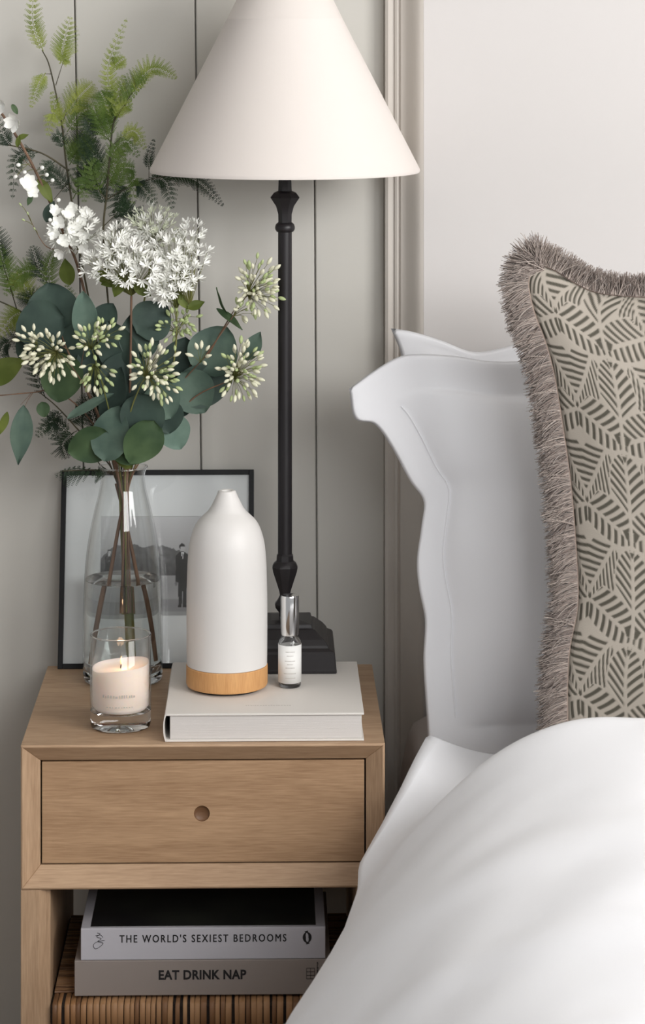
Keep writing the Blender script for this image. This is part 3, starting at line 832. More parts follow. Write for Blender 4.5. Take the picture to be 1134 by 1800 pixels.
def build_pillow(name, m, parent, S, h, y0, z0, leanf, wr, seed, cols=None, yoff=None, smooth=60, zmin=MZ+0.0075):
    nv, nu = h.shape
    vs = []; 
    for j in range(nv):
        for i in range(nu):
            x, z = S[j, i]; yy = y0 + leanf*(z-z0)
            w_ = 0
            if wr:
                e = min(1.0, h[j, i]/0.02)
                w_ = wr*(noise.noise(Vector((x*7+seed, z*5, 0))) + 0.45*noise.noise(Vector((x*18+seed, z*11, 4))))*(0.35+0.65*e)
            vs.append((x, yy - h[j, i] + w_ + (yoff(x, z) if yoff else 0), z))
    if zmin is not None: vs = [(x_, y_, max(z_, zmin)) for x_, y_, z_ in vs]
    n0 = len(vs); back = {}
    for j in range(nv):
        for i in range(nu):
            if i in (0, nu-1) or j in (0, nv-1): back[(j, i)] = j*nu+i
            else:
                x, z = S[j, i]; yy = y0 + leanf*(z-z0)
                back[(j, i)] = len(vs); vs.append((x, yy + h[j, i]*0.9 + (yoff(x, z) if yoff else 0), max(z, zmin)))
    fs = []
    for j in range(nv-1):
        for i in range(nu-1):
            fs.append((j*nu+i, j*nu+i+1, (j+1)*nu+i+1, (j+1)*nu+i))
            fs.append((back[(j, i)], back[(j+1, i)], back[(j+1, i+1)], back[(j, i+1)]))
    me = bpy.data.meshes.new(name); me.from_pydata(vs, [], fs); me.update(); me.shade_smooth()
    if cols is not None:
        ca = me.color_attributes.new('Col', 'FLOAT_COLOR', 'POINT')
        full = np.ones((len(vs), 4), np.float32); full[:n0] = cols.reshape(-1, 4)
        full[n0:] = cols.reshape(-1, 4).mean(0)
        ca.data.foreach_set('color', full.ravel())
    return link_mesh(name, me, m, parent)

# back pillow
yb = 0.292; z0 = MZ+0.012
Lc = [P(*q_, yb) for q_ in ((765, 1322), (756, 1240), (752, 1120), (749, 1000), (746, 900), (738, 800), (722, 700), (704, 620), (687, 577))]
Tc = [P(*q_, yb) for q_ in ((687, 577), (725, 583), (775, 598), (830, 618), (880, 612), (960, 590), (1080, 575))] + [Vector((0.94, yb, 1.08)), Vector((1.0, yb, 1.11))]
Rc = [Vector((0.97, yb, z0)), Vector((0.95, yb, 0.8)), Vector((1.0, yb, 1.11))]
Bc = [P(765, 1322, yb), Vector((0.5, yb, z0)), Vector((0.97, yb, z0))]
S, h, *_ = pillow_mesh(Lc, Tc, Rc, Bc, yb, z0, 0, 0.055, 0.02, 0.16, 110, 90)
p2 = empty('pillow', (0.6, yb, z0), 'white pillow at the back whose pointed corner rises highest against the plaster wall', 'pillow')
build_pillow('pillowcase', M['cotton'], p2, S, h, yb, z0, 0.0, 0.006, 3.1)
# front pillow with a wide flange
yf = 0.125
def yo(x, z): return 0.0
Lc = [P(*q_, yf) for q_ in ((752, 1345), (752, 1290), (748, 1225), (745, 1160), (748, 1095), (738, 1040), (734, 990), (742, 930), (746, 885), (722, 850), (690, 792), (660, 752), (625, 741), (615, 689))]
Tc = [P(*q_, yf) for q_ in ((615, 689), (658, 658), (700, 634), (735, 628), (800, 631), (860, 640), (930, 640), (1080, 632))] + [Vector((0.93, yf, 1.05)), Vector((1.0, yf, 1.07))]
Rc = [Vector((0.97, yf, z0)), Vector((0.95, yf, 0.8)), Vector((1.0, yf, 1.07))]
Bc = [P(752, 1345, yf), Vector((0.5, yf, z0)), Vector((0.97, yf, z0))]
S, h, *_ = pillow_mesh(Lc, Tc, Rc, Bc, yf, z0, 0, 0.062, 0.045, 0.17, 150, 130)
p1 = empty('pillow', (0.6, yf, z0), 'white pillow with a wide flat border whose corner pokes out toward the lamp', 'pillow')
o = build_pillow('pillowcase', M['cotton'], p1, S, h, yf, z0, 0.06, 0.007, 8.4)
# stitched line of the flange
b = MB(); nv_, nu_ = h.shape
iu = 8
pts = []
for j in range(14, nv_-14):
    v = o.data.vertices[j*nu_+iu].co; pts.append((v.x, v.y-0.0012, v.z))
b.tube(pts[::3], 0.0010, 5); b.build('flange_seam', M['cotton'], p1, smooth=60)

# patterned cushion with fringe
yc = -0.155; leanc = 0.17; zc0 = MZ+0.03
def Pc(px, py, y=yc):
    """pixel on the cushion's own leaning plane"""
    p = P(px, py, y)
    for _ in range(4): p = P(px, py, y + leanc*(p.z-zc0))
    return p
Lc = [Pc(*q_) for q_ in ((1006, 1372), (998, 1290), (996, 1210), (1000, 1140), (1014, 1062), (1012, 976), (1002, 850), (985, 730), (972, 655), (957, 600), (936, 543), (928, 492), (943, 462))]
Tc = [Pc(*q_) for q_ in ((943, 462), (975, 474), (1010, 496), (1045, 512), (1085, 518), (1134, 521), (1200, 520))] + [Vector((0.88, 0, 1.18)), Vector((0.94, 0, 1.225))]
Rc = [Vector((0.93, 0, zc0)), Vector((0.90, 0, 0.85)), Vector((0.94, 0, 1.225))]
Bc = [Pc(1006, 1372), Vector((0.65, 0, zc0-0.004)), Vector((0.93, 0, zc0))]
NU, NV = 340, 470
S, h, us, vs_, Wd, Hd = pillow_mesh(Lc, Tc, Rc, Bc, yc, zc0, leanc, 0.066, 0.002, 0.22, NU, NV, dens=1.5)
# woven leaf pattern, drawn in cloth coordinates (repeat about 0.12 m)
def pattern(X, Z, H=0.58):
    """X, Z in repeats; returns darkness 0..1"""
    X = np.abs(X - 2*H*np.round(X/(2*H)));  X = -X            # -H..0
    dark = np.zeros(X.shape); best = np.full(X.shape, 9.0)
    Zf = Z - np.floor(Z)
    def leaf(x, z, base, tip, hw, n, sweep, ph, pri, vb, mid=0.018, edge=0.014, duty=0.47, clear=0.0):
        nonlocal dark, best
        bx, bz = base; tx, tz = tip; L = math.hypot(tx-bx, tz-bz); dx, dz = (tx-bx)/L, (tz-bz)/L
        s = ((x-bx)*dx + (z-bz)*dz); t = (-(x-bx)*dz + (z-bz)*dx)
        sn = s/L; hwv = np.where(t > 0, hw[0], hw[1])
        arch = hwv*np.sqrt(np.clip(1-np.abs((sn-0.42)/0.58)**2.2, 0, 1))
        v = np.maximum(s*vb + 0.01, 0)
        wd = np.minimum(arch, v)
        a = np.abs(t)
        ins = (sn > 0) & (sn < 1) & (a < wd)
        d = np.where(ins, a/np.maximum(wd, 1e-4) + pri, 9)
        f = (s - np.where(t > 0, sweep[0], sweep[1])*a + 0.8*a*a)*n/L + ph
        fr = f - np.floor(f)
        k = np.clip((duty*0.5 - np.abs(fr-0.5))*L/n/0.012 + 0.5, 0, 1)
        k = k*np.clip((a-mid)/0.010, 0, 1)*np.clip((wd-a-edge)/0.012, 0, 1)*(sn > 0.02)*np.clip((-x-clear)/0.01+ (clear<=0)*9, 0, 1)
        up = d < best
        dark = np.where(up, k, dark); best = np.minimum(best, d)
    for sh in (-1, 0, 1):
        z = Zf + sh
        leaf(X, z, (0, -0.01), (0, 0.64), (0.245, 0.245), 6.4, (1.1, 1.1), 0.32, -5, 1.02)
    for sh in (-1, 0, 1):
        z = Zf + sh
        leaf(X, z, (-H, -0.02), (0.03, -0.27), (0.27, 0.21), 7.0, (0.85, 0.5), 0.2, -2, 2.6, clear=0.018)
    for sh in (-1, 0, 1):
        z = Zf + sh
        leaf(X, z, (-0.24, 0.63), (-H-0.05, 0.0), (0.26, 0.27), 8.6, (1.45, 0.75), 0.1, 0, 2.2)
    # dark triangles beside the stem under each node, and at each apex
    yy = Zf
    tri = np.clip((0.83-yy)/0.02, 0, 1)*np.clip((yy-0.72)/0.02, 0, 1)*np.clip((-X-0.022)/0.012, 0, 1)*np.clip((0.022+0.03+(yy-0.70)*0.55+X)/0.012, 0, 1)
    ap = np.clip((yy-0.54)/0.015, 0, 1)*np.clip((0.615-yy)/0.012, 0, 1)*np.clip(((yy-0.52)*0.42+X)/0.012, 0, 1)
    dark = np.maximum(dark, np.maximum(tri, ap))
    return dark

per = 0.1195
dxu = np.sqrt(np.diff(S[:, :, 0], axis=1)**2 + np.diff(h, axis=1)**2)
xm = np.concatenate([np.zeros((NV, 1)), np.cumsum(dxu, axis=1)], axis=1)
dzv = np.sqrt(np.diff(S[:, :, 1], axis=0)**2 + np.diff(h, axis=0)**2)
zm = np.concatenate([np.zeros((1, NU)), np.cumsum(dzv, axis=0)], axis=0)
ref = Pc(1098, 1061); k_ = int(np.argmin((S[:, :, 0]-ref.x)**2 + (S[:, :, 1]-ref.z)**2)); j_, i_ = divmod(k_, NU)
X = (xm - 0.078 - 0.014*np.clip((zm - zm[j_, i_])/0.33, 0, 1))/(per*0.84); Z = (zm - zm[j_, i_])/per
dkf = pattern(X, Z).astype(np.float32)
cl = np.array(lin(162, 154, 143), np.float32); cdk = np.array(lin(74, 70, 60), np.float32)
cols = cl[None, None]*(1-dkf[..., None]) + cdk[None, None]*dkf[..., None]
h2 = h - 0.0006*dkf*(h > 0.004)
cu = empty('cushion', (0.65, yc, zc0), 'fringed cushion with a green-grey leaf pattern leaning on the white pillows', 'cushion')
def yo2(x, z): return 0.0
o = build_pillow('cushion_cover', M['fabric'], cu, S, h2, yc, zc0, leanc, 0.004, 2.0, cols.astype(np.float32), zmin=0.5665)
# fringe: thousands of yarns along the edges (uncountable)
rf = np.random.RandomState(4); V_ = []; F_ = []; C_ = []
edge = []
def addedge(row):
    for a, c in zip(row[:-1], row[1:]): edge.append((np.array(a), np.array(c)))
ve = [tuple(v.co) for v in o.data.vertices[:NU*NV]]
left = [ve[j*NU] for j in range(0, NV, 3)]; top = [ve[(NV-1)*NU+i] for i in range(0, NU, 3)]
addedge(left); addedge(top)
cen = np.array((0.57, yc, 0.96))
tl = np.array(ve[(NV-1)*NU])
def yarn(p, d, L_, curl, rad, shade):
    """three-sided tapered yarn from p along d, curling"""
    k0 = len(V_); side = np.cross(d, curl); nn = np.linalg.norm(side); side = side/nn if nn > 1e-6 else np.array((1., 0, 0))
    up_ = np.cross(side, d); q_ = p.copy(); dd = d.copy(); ns_ = 4
    for s_ in range(ns_+1):
        r_w = rad*(1-0.45*s_/ns_)
        for a in (0, 2.094, 4.189):
            V_.append(tuple(q_ + side*math.cos(a)*r_w + up_*math.sin(a)*r_w)); C_.append(shade)
        dd = dd + curl*0.28; dd /= np.linalg.norm(dd); q_ = q_ + dd*L_/ns_
    for s_ in range(ns_):
        for a in range(3):
            a2 = (a+1) % 3; F_.append((k0+s_*3+a, k0+s_*3+a2, k0+s_*3+3+a2, k0+s_*3+3+a))
lo = np.array(lin(116, 102, 95)); hi = np.array(lin(190, 176, 166))
for e_i, (a, c) in enumerate(edge):
    ln = np.linalg.norm(c-a); is_left = e_i < len(left)-1
    n_y = max(1, int(ln*(9000 if is_left else 8000)))
    tdir = (c-a)/max(ln, 1e-9)
    out_ = np.array((tdir[2], 0, -tdir[0]))*(-1)
    if is_left: out_ = np.array((-abs(tdir[2]), 0, tdir[0]*0.6 if tdir[2] > 0 else 0))
    else: out_ = np.array((-tdir[2], 0, abs(tdir[0])))
    out_ /= np.linalg.norm(out_)
    clump = noise.noise(Vector((e_i*0.16, 0 if is_left else 7, 0)))
    clump2 = noise.noise(Vector((e_i*0.5, 3 if is_left else 9, 0)))
    for _ in range(n_y):
        p = a + (c-a)*rf.rand() + np.array((0, rf.uniform(-0.006, 0.005), 0))
        near = math.exp(-np.linalg.norm(p-tl)/0.04)
        d = out_ + tdir*(0.75*clump2 + rf.uniform(-0.22, 0.22)) + np.array((0, rf.uniform(-0.5, 0.42), 0))
        if is_left: d = d + np.array((0, 0, -0.10 + 0.25*clump))
        d = d + near*np.array((-0.25, -0.35, 0.25))*(rf.rand())
        d /= np.linalg.norm(d)
        L_ = (0.0385 if is_left else 0.030)*rf.uniform(0.72, 1.08)*(1+0.12*clump2)
        curl = np.array((rf.uniform(-0.5, 0.5), rf.uniform(-0.5, 0.5), -0.55 if is_left else -0.15 + rf.uniform(-0.5, 0.3)))*rf.uniform(0.3, 1.0)
        t = np.clip(rf.rand()**1.5*(0.7 if is_left else 0.9) + 0.30*near + 0.45*clump2, 0, 1)
        yarn(p, d, L_, curl, rf.uniform(0.0005, 0.0009), tuple(np.clip(lo*(1-t) + hi*t, 0, 1)))
for _ in range(420):                          # the corner: yarns fan out
    a = rf.uniform(math.radians(85), math.radians(200))
    d = np.array((math.cos(a), rf.uniform(-0.45, 0.35), math.sin(a))); d /= np.linalg.norm(d)
    p = tl + np.array((rf.uniform(-0.004, 0.010), rf.uniform(-0.006, 0.004), rf.uniform(-0.012, 0.004)))
    t = rf.rand()**1.2
    yarn(p, d, 0.040*rf.uniform(0.7, 1.1), np.array((rf.uniform(-.5, .5), rf.uniform(-.5, .5), rf.uniform(-.5, .3))), rf.uniform(0.0005, 0.0009), tuple(lo*(1-t) + hi*t))
me = bpy.data.meshes.new('fringe'); me.from_pydata(V_, [], F_)
ca = me.color_attributes.new('Col', 'FLOAT_COLOR', 'POINT')
ca.data.foreach_set('color', np.array(C_, np.float32).ravel()); me.shade_smooth()
fo = link_mesh('fringe', me, M['fringe'], cu); fo['kind'] = 'stuff'; fo['label'] = 'taupe brush fringe'
b = MB(); b.tube(left + top, 0.0022, 6)
b.build('edge_braid', mat('braid', lin(140, 124, 114), 0.9), cu, smooth=60)

# ------------------------------------------------------------------ duvet
sil = ((3.410, 762, 1310), (3.36, 740, 1355), (3.32, 720, 1400), (3.27, 690, 1460), (3.225, 651, 1530), (3.18, 650, 1572), (3.11, 627, 1640), (3.04, 600, 1690), (2.96, 566, 1745), (2.88, 530, 1800), (2.75, 490, 1880))
DY_ = []; EX = []; EZ = []
for D_, px_, py_ in sil:
    q_ = P(px_, py_, CY + D_); DY_.append(CY + D_); EX.append(q_.x); EZ.append(q_.z)
DY_ += [-0.9, -1.5, -2.25]; EX += [-0.02, -0.05, -0.06]; EZ += [0.41, 0.41, 0.41]
TZ = [0.556, 0.557, 0.560, 0.566, 0.585, 0.632, 0.692, 0.694, 0.692, 0.690, 0.692, 0.70, 0.70, 0.69]
WS = [0.12, 0.18, 0.22, 0.24, 0.27, 0.29, 0.32, 0.37, 0.40, 0.43, 0.46, 0.48, 0.48, 0.48]
def ip(y, arr): return float(np.interp(-y, [-a for a in DY_], arr))
nyd, nh_, nt_ = 150, 26, 120
vs = []; fs = []; m_ = nh_ + nt_
for j in range(nyd+1):
    y = 0.034 - (2.25+0.034)*(j/nyd)**1.35
    ex, ez, tz, ws = ip(y, EX), ip(y, EZ), ip(y, TZ), ip(y, WS)
    hang = 0.20
    for k in range(nh_):                     # hanging side, from the hem up
        t = k/nh_
        z = ez - (1-t)*(ez-hang)
        inx = 0.030*(1-t)**1.2*(1 if y > -0.5 else 0.5)
        fold = 0.012*math.sin(y*26 + 1.3*math.sin(z*9))*(1-t)
        vs.append([ex + inx + fold, y + 0.006*math.sin(z*20)*(1-t), z])
    for k in range(nt_):
        t = k/(nt_-1); x = ex + (1.9-ex)*t**1.6
        q_ = min(1, max(0, (x-ex)/ws)); sft = 1-(1-q_)**2.2
        # round the very edge a little
        z = ez + (tz-ez)*sft
        n1 = noise.noise(Vector((x*2.2 + y*1.4, y*2.6 - x*1.2, 0.3)))
        n2 = noise.noise(Vector((x*5.0 + y*2.0, y*7.5 - x*5.5, 2.3)))
        amp = min(1, q_*2.5)*(0 if y > -0.20 else min(1, (-y-0.20)/0.08))
        rid = math.sin((y*1.0 + x*0.42)*21 + 2.0*n1)
        z += amp*(0.010*n1 + 0.007*n2 + (0.0065*max(0, rid)**2*min(1, max(0, (-y-0.38)/0.3))))
        vs.append([x, y, z])
for j in range(nyd):
    for k in range(m_-1): fs.append((j*m_+k, j*m_+k+1, (j+1)*m_+k+1, (j+1)*m_+k))
me = bpy.data.meshes.new('duvet'); me.from_pydata([tuple(v) for v in vs], [], fs); me.update(); me.shade_smooth()
dv = link_mesh('duvet', me, M['cotton'])
md = dv.modifiers.new('thick', 'SOLIDIFY'); md.thickness = 0.016; md.offset = -1 
tag(dv, 'thick white duvet heaped over the bed in front of the nightstand', 'duvet')
# ------------------------------------------------------------------ the bouquet
BR = random.Random(21)
def leafmat(name, c1, c2, rough=0.55, tl=0.25):
    m = mat(name, c1, rough, var=(26, c2, (1, 1, 1)), spec=0.35)
    nt = m.node_tree; N = nt.nodes; L = nt.links
    t = N.new('ShaderNodeBsdfTranslucent'); t.inputs[0].default_value = c2
    mx = N.new('ShaderNodeMixShader'); mx.inputs[0].default_value = tl
    L.new(N['Principled BSDF'].outputs[0], mx.inputs[1]); L.new(t.outputs[0], mx.inputs[2])
    L.new(mx.outputs[0], N['Material Output'].inputs[0])
    return m
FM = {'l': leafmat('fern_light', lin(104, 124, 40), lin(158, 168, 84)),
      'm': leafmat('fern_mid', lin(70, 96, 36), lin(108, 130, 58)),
      'd': leafmat('fern_dark', lin(26, 42, 28), lin(48, 70, 42), tl=0.1)}  # deep green holds the shade of the lower fronds in its colour
EM = {'d': leafmat('eucalyptus_dark', lin(54, 70, 64), lin(74, 92, 82), 0.6, 0.1),
      'm': leafmat('eucalyptus_mid', lin(72, 92, 82), lin(100, 120, 106), 0.6, 0.12),
      't': leafmat('eucalyptus_pale', lin(98, 124, 112), lin(126, 150, 136), 0.6, 0.15),
      'g': leafmat('eucalyptus_green', lin(58, 80, 54), lin(84, 106, 72), 0.55, 0.2),
      'o': leafmat('olive_leaf', lin(90, 104, 42), lin(122, 134, 64), 0.55, 0.3)}
STEM_D = mat('stem_dark', lin(58, 56, 42), 0.7, var=(40, lin(84, 78, 56), (1, 1, 0.3)))
STEM_B = mat('stem_brown', lin(104, 80, 64), 0.7, var=(40, lin(136, 106, 84), (1, 1, 0.3)))
STEM_G = mat('stem_green', lin(98, 104, 52), 0.6, var=(30, lin(128, 128, 74), (1, 1, 0.3)))
PETAL = mat('white_petal', lin(252, 252, 246), 0.7)
PETAL_G = mat('greenish_petal', lin(236, 240, 218), 0.7)
BUD_W = mat('cream_bud', lin(232, 230, 204), 0.55)
BUD_G = mat('green_bud', lin(186, 200, 146), 0.55)

def W(pts): return [P(a, b_, c) for a, b_, c in pts]
def spray(name, label, cat, stem_pts, radii, smat, group=None, twigs=()):
    """a cut stem standing in the vase: root Empty at the foot of the stem"""
    if name != 'cut_stem': stem_pts = [(221 + (a-221)*.40, min(b_, 1075), c) if k < 2 else (a, b_, c) for k, (a, b_, c) in enumerate(stem_pts)]; radii = [radii[0]*.55, radii[1]*.7] + list(radii[2:])
    w_ = W(stem_pts)
    root = empty(name, w_[0], label, cat, group)
    n_ = 8*len(w_); sp = spline(w_, n_)
    rad = [float(np.interp(i/(n_-1), np.linspace(0, 1, len(radii)), radii)) for i in range(n_)]
    b = MB(); b.tube(sp, rad, 8)
    for tw, r0 in twigs:
        q_ = spline(W(tw), 4*len(tw)+4); b.tube(q_, [r0*(1-0.5*i/(len(q_)-1)) for i in range(len(q_))], 6)
    b.build('stem', smat, root, smooth=60)
    return root

def frond(root, m, base, mid, tip, wpx, sides=(1.0, 1.0), n=13, tilt=0.0, droop=0.0, dens=1.0):
    """twice-divided fern blade: midrib, side ribs and small leaflets, gently curved"""
    A = spline([P(*base), P(*mid), P(*tip)], 24)
    b = MB(); b.tube(A, [0.0007*(1-0.75*i/23) for i in range(24)], 5)
    k = (base[2]-CY)/FPX; w0 = wpx*k
    nrm = Vector((0.25*tilt, -1, 0.35*tilt)).normalized()
    def pinnule(p, d, s_, L_, wd):
        # diamond with a raised middle, two triangles each side
        mid_ = p + d*(L_*0.45)
        b.add([p, mid_ + s_*wd, p + d*L_, mid_ - s_*wd, mid_ - nrm*wd*0.0], [(0, 1, 2), (0, 2, 3)])
    for i in range(1, n+1):
        t = i/(n+0.6); f_ = t*23; i0 = min(int(f_), 22); p = A[i0].lerp(A[i0+1], f_-i0)
        d = (A[i0+1]-A[i0]).normalized(); sd = d.cross(nrm).normalized()
        prof = (math.sin(math.pi*min(1, 0.30+0.70*t))**0.75) * (1.0 if t > 0.12 else 0.7)
        for sg, sc_ in ((1, sides[0]), (-1, sides[1])):
            Ln = w0*0.5*prof*sc_*BR.uniform(0.88, 1.08)
            if Ln < 0.0012: continue
            pd_ = (sd*sg*0.86 + d*0.52 + Vector((0, BR.uniform(-0.25, 0.25), -droop))).normalized()
            ps_ = pd_.cross(nrm).normalized()
            np_ = max(2, int(Ln/0.0021*dens))
            b.add([p, p + ps_*0.0004, p + pd_*Ln, p - ps_*0.0004], [(0, 1, 2), (0, 2, 3)])
            for j in range(1, np_+1):
                u_ = j/(np_+0.3); q_ = p + pd_*(Ln*u_) + Vector((0, 0, -droop*Ln*u_*u_*0.3))
                pl = 0.0043*(1.12-0.70*u_)*(0.65+0.35*prof)
                for s2_ in (1, -1):
                    dd = (pd_*0.62 + ps_*s2_*0.78 + nrm*BR.uniform(-0.25, 0.25)).normalized()
                    pinnule(q_, dd, dd.cross(nrm).normalized(), pl, pl*0.27)
    b.recalc = False
    return b.build('frond', FM[m], root)

def leaf(root, m, cx, cy, y, rx_, ry_, ang=90, tilt=0.0, roll=0.0, tipness=0.2, cup=0.12):
    """eucalyptus leaf: half length ry_, half width rx_ (pixels); ang = direction of the tip on screen"""
    k = (y-CY)/FPX; c = P(cx, cy, y); L_ = 2*ry_*k; wd = rx_*k
    a = math.radians(ang)
    d = Vector((math.cos(a)*math.cos(tilt), math.sin(tilt), math.sin(a)*math.cos(tilt)))
    nrm = Vector((0, -1, 0)); s_ = d.cross(nrm).normalized(); nrm = s_.cross(d).normalized()
    s_, nrm = s_*math.cos(roll) + nrm*math.sin(roll), nrm*math.cos(roll) - s_*math.sin(roll)
    vs = []; nl, nw = 13, 8
    for i in range(nl+1):
        t = i/nl
        w_ = wd*(math.sin(math.pi*t**(0.85))**(0.5+0.4*tipness)) if 0 < t < 1 else 0.0006
        if t > 0.5: w_ *= 1 - tipness*0.6*((t-0.5)/0.5)**2
        for j in range(nw+1):
            u_ = j/nw*2-1
            z_ = cup*wd*(u_*u_) - 0.10*L_*((t-0.5)**2)*2 + 0.012*L_*math.sin(t*9+cx)*abs(u_) - 0.0004*(abs(u_) < 0.05)
            vs.append(c + d*((t-0.5)*L_) + s_*(w_*u_) + nrm*z_)
    m0 = len(vs); th = 0.0005
    vs += [v - nrm*th for v in vs]
    fs = []; q = nw+1
    for i in range(nl):
        for j in range(nw):
            fs.append((i*q+j, i*q+j+1, (i+1)*q+j+1, (i+1)*q+j))
            fs.append((m0+i*q+j, m0+(i+1)*q+j, m0+(i+1)*q+j+1, m0+i*q+j+1))
        fs.append((i*q, (i+1)*q, m0+(i+1)*q, m0+i*q)); fs.append((i*q+nw, m0+i*q+nw, m0+(i+1)*q+nw, (i+1)*q+nw))
    b = MB(); b.add(vs, fs)
    return b.build('leaf', EM[m], root, smooth=60)

# ---- fern sprays
FG = 'fern sprays in the bouquet'
A_ = spray('fern_spray', 'tallest fern spray, its tip leaving the photo at the upper left', 'fern', [(222, 1140, .345), (214, 900, .34), (208, 830, .34), (170, 600, .36), (140, 440, .375), (118, 300, .385), (108, 215, .385), (88, 120, .385), (74, 88, .385)],
           [.0022, .002, .0015, .0008], STEM_D, FG,
           twigs=[([(122, 300, .385), (70, 268, .38), (0, 252, .375), (-30, 244, .37)], .0014), ([(98, 150, .385), (110, 112, .383)], .0008), ([(110, 215, .385), (116, 200, .38)], .0008),
                  ([(92, 130, .385), (78, 130, .384)], .0007), ([(120, 320, .383), (95, 350, .38)], .0008)])
for a_ in (('l', (76, 90, .385), (58, 40, .384), (60, -36, .380), 46, (1, .8), 14), ('l', (106, 112, .383), (112, 78, .382), (124, 28, .378), 60, (1, .9), 11),
           ('l', (104, 112, .383), (113, 104, .382), (120, 110, .378), 30, (1, .9), 6), ('l', (80, 128, .384), (68, 150, .383), (54, 190, .376), 34, (1, 1), 11),
           ('l', (112, 214, .383), (98, 190, .378), (90, 160, .372), 36, (1, .6), 7), ('l', (113, 225, .383), (94, 200, .378), (84, 240, .372), 42, (1, 1), 10),
           ('l', (116, 204, .380), (140, 170, .377), (164, 146, .370), 76, (1, .9), 13), ('m', (118, 232, .382), (140, 200, .379), (160, 190, .372), 60, (1, 1), 10),
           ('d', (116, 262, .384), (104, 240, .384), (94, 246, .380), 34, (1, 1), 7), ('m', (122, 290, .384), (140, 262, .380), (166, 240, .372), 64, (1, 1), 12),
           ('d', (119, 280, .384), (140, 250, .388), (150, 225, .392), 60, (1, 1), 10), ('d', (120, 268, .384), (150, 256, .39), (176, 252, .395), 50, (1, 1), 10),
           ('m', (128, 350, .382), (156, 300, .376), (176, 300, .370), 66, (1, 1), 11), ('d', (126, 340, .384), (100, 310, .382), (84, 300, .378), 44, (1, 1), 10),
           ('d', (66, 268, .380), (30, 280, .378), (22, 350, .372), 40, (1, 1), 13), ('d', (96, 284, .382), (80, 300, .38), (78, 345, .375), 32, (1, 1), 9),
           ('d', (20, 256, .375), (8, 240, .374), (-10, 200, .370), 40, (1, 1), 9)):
    frond(A_, a_[0], a_[1], a_[2], a_[3], a_[4], a_[5], a_[6], tilt=BR.uniform(-.6, .6))
B_ = spray('fern_spray', 'light green fern spray in the middle whose arching frond nears the lamp shade', 'fern', [(214, 1130, .322), (216, 900, .325), (214, 830, .33), (196, 600, .34), (182, 420, .345), (188, 340, .345), (192, 290, .345), (198, 225, .345), (208, 190, .343)],
           [.0022, .002, .0016, .0009], STEM_D, FG,
           twigs=[([(186, 352, .345), (215, 335, .34), (262, 316, .335), (300, 308, .33)], .0010), ([(196, 250, .345), (176, 232, .345)], .0008), ([(186, 350, .345), (168, 326, .345)], .0008),
                  ([(200, 215, .344), (222, 180, .34), (240, 150, .338)], .0010), ([(190, 262, .345), (215, 240, .34)], .0008), ([(180, 400, .345), (205, 375, .34)], .0009), ([(262, 316, .335), (262, 296, .333)], .0006)])
for a_ in (('l', (204, 200, .344), (190, 120, .342), (223, 32, .336), 44, (.9, .8), 18), ('l', (198, 122, .343), (208, 110, .34), (220, 102, .336), 34, (1, 1), 7),
           ('l', (232, 162, .338), (268, 122, .334), (311, 138, .326), 58, (.55, 1), 16), ('m', (214, 192, .342), (240, 160, .338), (262, 132, .334), 84, (.1, 1), 11),
           ('m', (200, 220, .345), (186, 180, .343), (176, 160, .338), 54, (1, 1), 11), ('l', (200, 215, .345), (206, 170, .343), (218, 132, .338), 52, (1, 1), 11),
           ('d', (178, 236, .345), (160, 222, .345), (150, 205, .342), 44, (1, 1), 8), ('m', (194, 250, .345), (176, 214, .340), (162, 180, .336), 50, (1, 1), 10),
           ('l', (213, 241, .340), (236, 232, .336), (256, 262, .328), 44, (1, .8), 11), ('m', (200, 260, .345), (222, 250, .340), (244, 276, .332), 44, (1, 1), 10),
           ('m', (192, 290, .345), (206, 262, .342), (216, 300, .336), 46, (1, 1), 10), ('m', (170, 328, .345), (150, 310, .343), (148, 356, .336), 52, (1, 1), 12),
           ('m', (178, 340, .345), (164, 300, .340), (172, 280, .336), 44, (1, 1), 9), ('m', (200, 340, .342), (216, 300, .338), (236, 296, .334), 56, (1, 1), 11),
           ('m', (226, 328, .338), (236, 318, .335), (232, 360, .330), 40, (1, 1), 8), ('d', (240, 322, .336), (250, 330, .333), (276, 360, .328), 46, (1, 1), 10),
           ('d', (262, 298, .334), (262, 276, .333), (271, 244, .330), 22, (1, 1), 9), ('d', (290, 308, .330), (344, 316, .324), (393, 362, .314), 46, (.9, .9), 20),
           ('d', (262, 312, .334), (290, 320, .334), (304, 368, .330), 44, (1, 1), 12), ('d', (204, 376, .34), (216, 362, .338), (224, 350, .334), 40, (1, 1), 7),
           ('d', (230, 330, .34), (210, 350, .345), (214, 420, .345), 60, (1, 1), 12), ('d', (180, 300, .35), (150, 290, .352), (140, 330, .35), 60, (1, 1), 11),
           ('m', (196, 215, .35), (166, 208, .352), (150, 240, .352), 60, (1, 1), 11)):
    frond(B_, a_[0], a_[1], a_[2], a_[3], a_[4], a_[5], a_[6], tilt=BR.uniform(-.6, .6))
C_f = spray('fern_spray', 'green fern spray reaching to the left edge beside the white blossoms', 'fern', [(206, 1120, .35), (208, 900, .35), (204, 836, .35), (160, 680, .37), (110, 590, .38), (60, 560, .385), (0, 530, .39), (-40, 520, .39)],
            [.002, .0018, .0014, .0008], STEM_D, FG,
            twigs=[([(60, 560, .385), (20, 600, .38), (-20, 602, .38)], .0009), ([(110, 590, .38), (84, 500, .378), (60, 460, .376)], .0009), ([(30, 545, .387), (10, 480, .385), (-5, 430, .383)], .0009)])
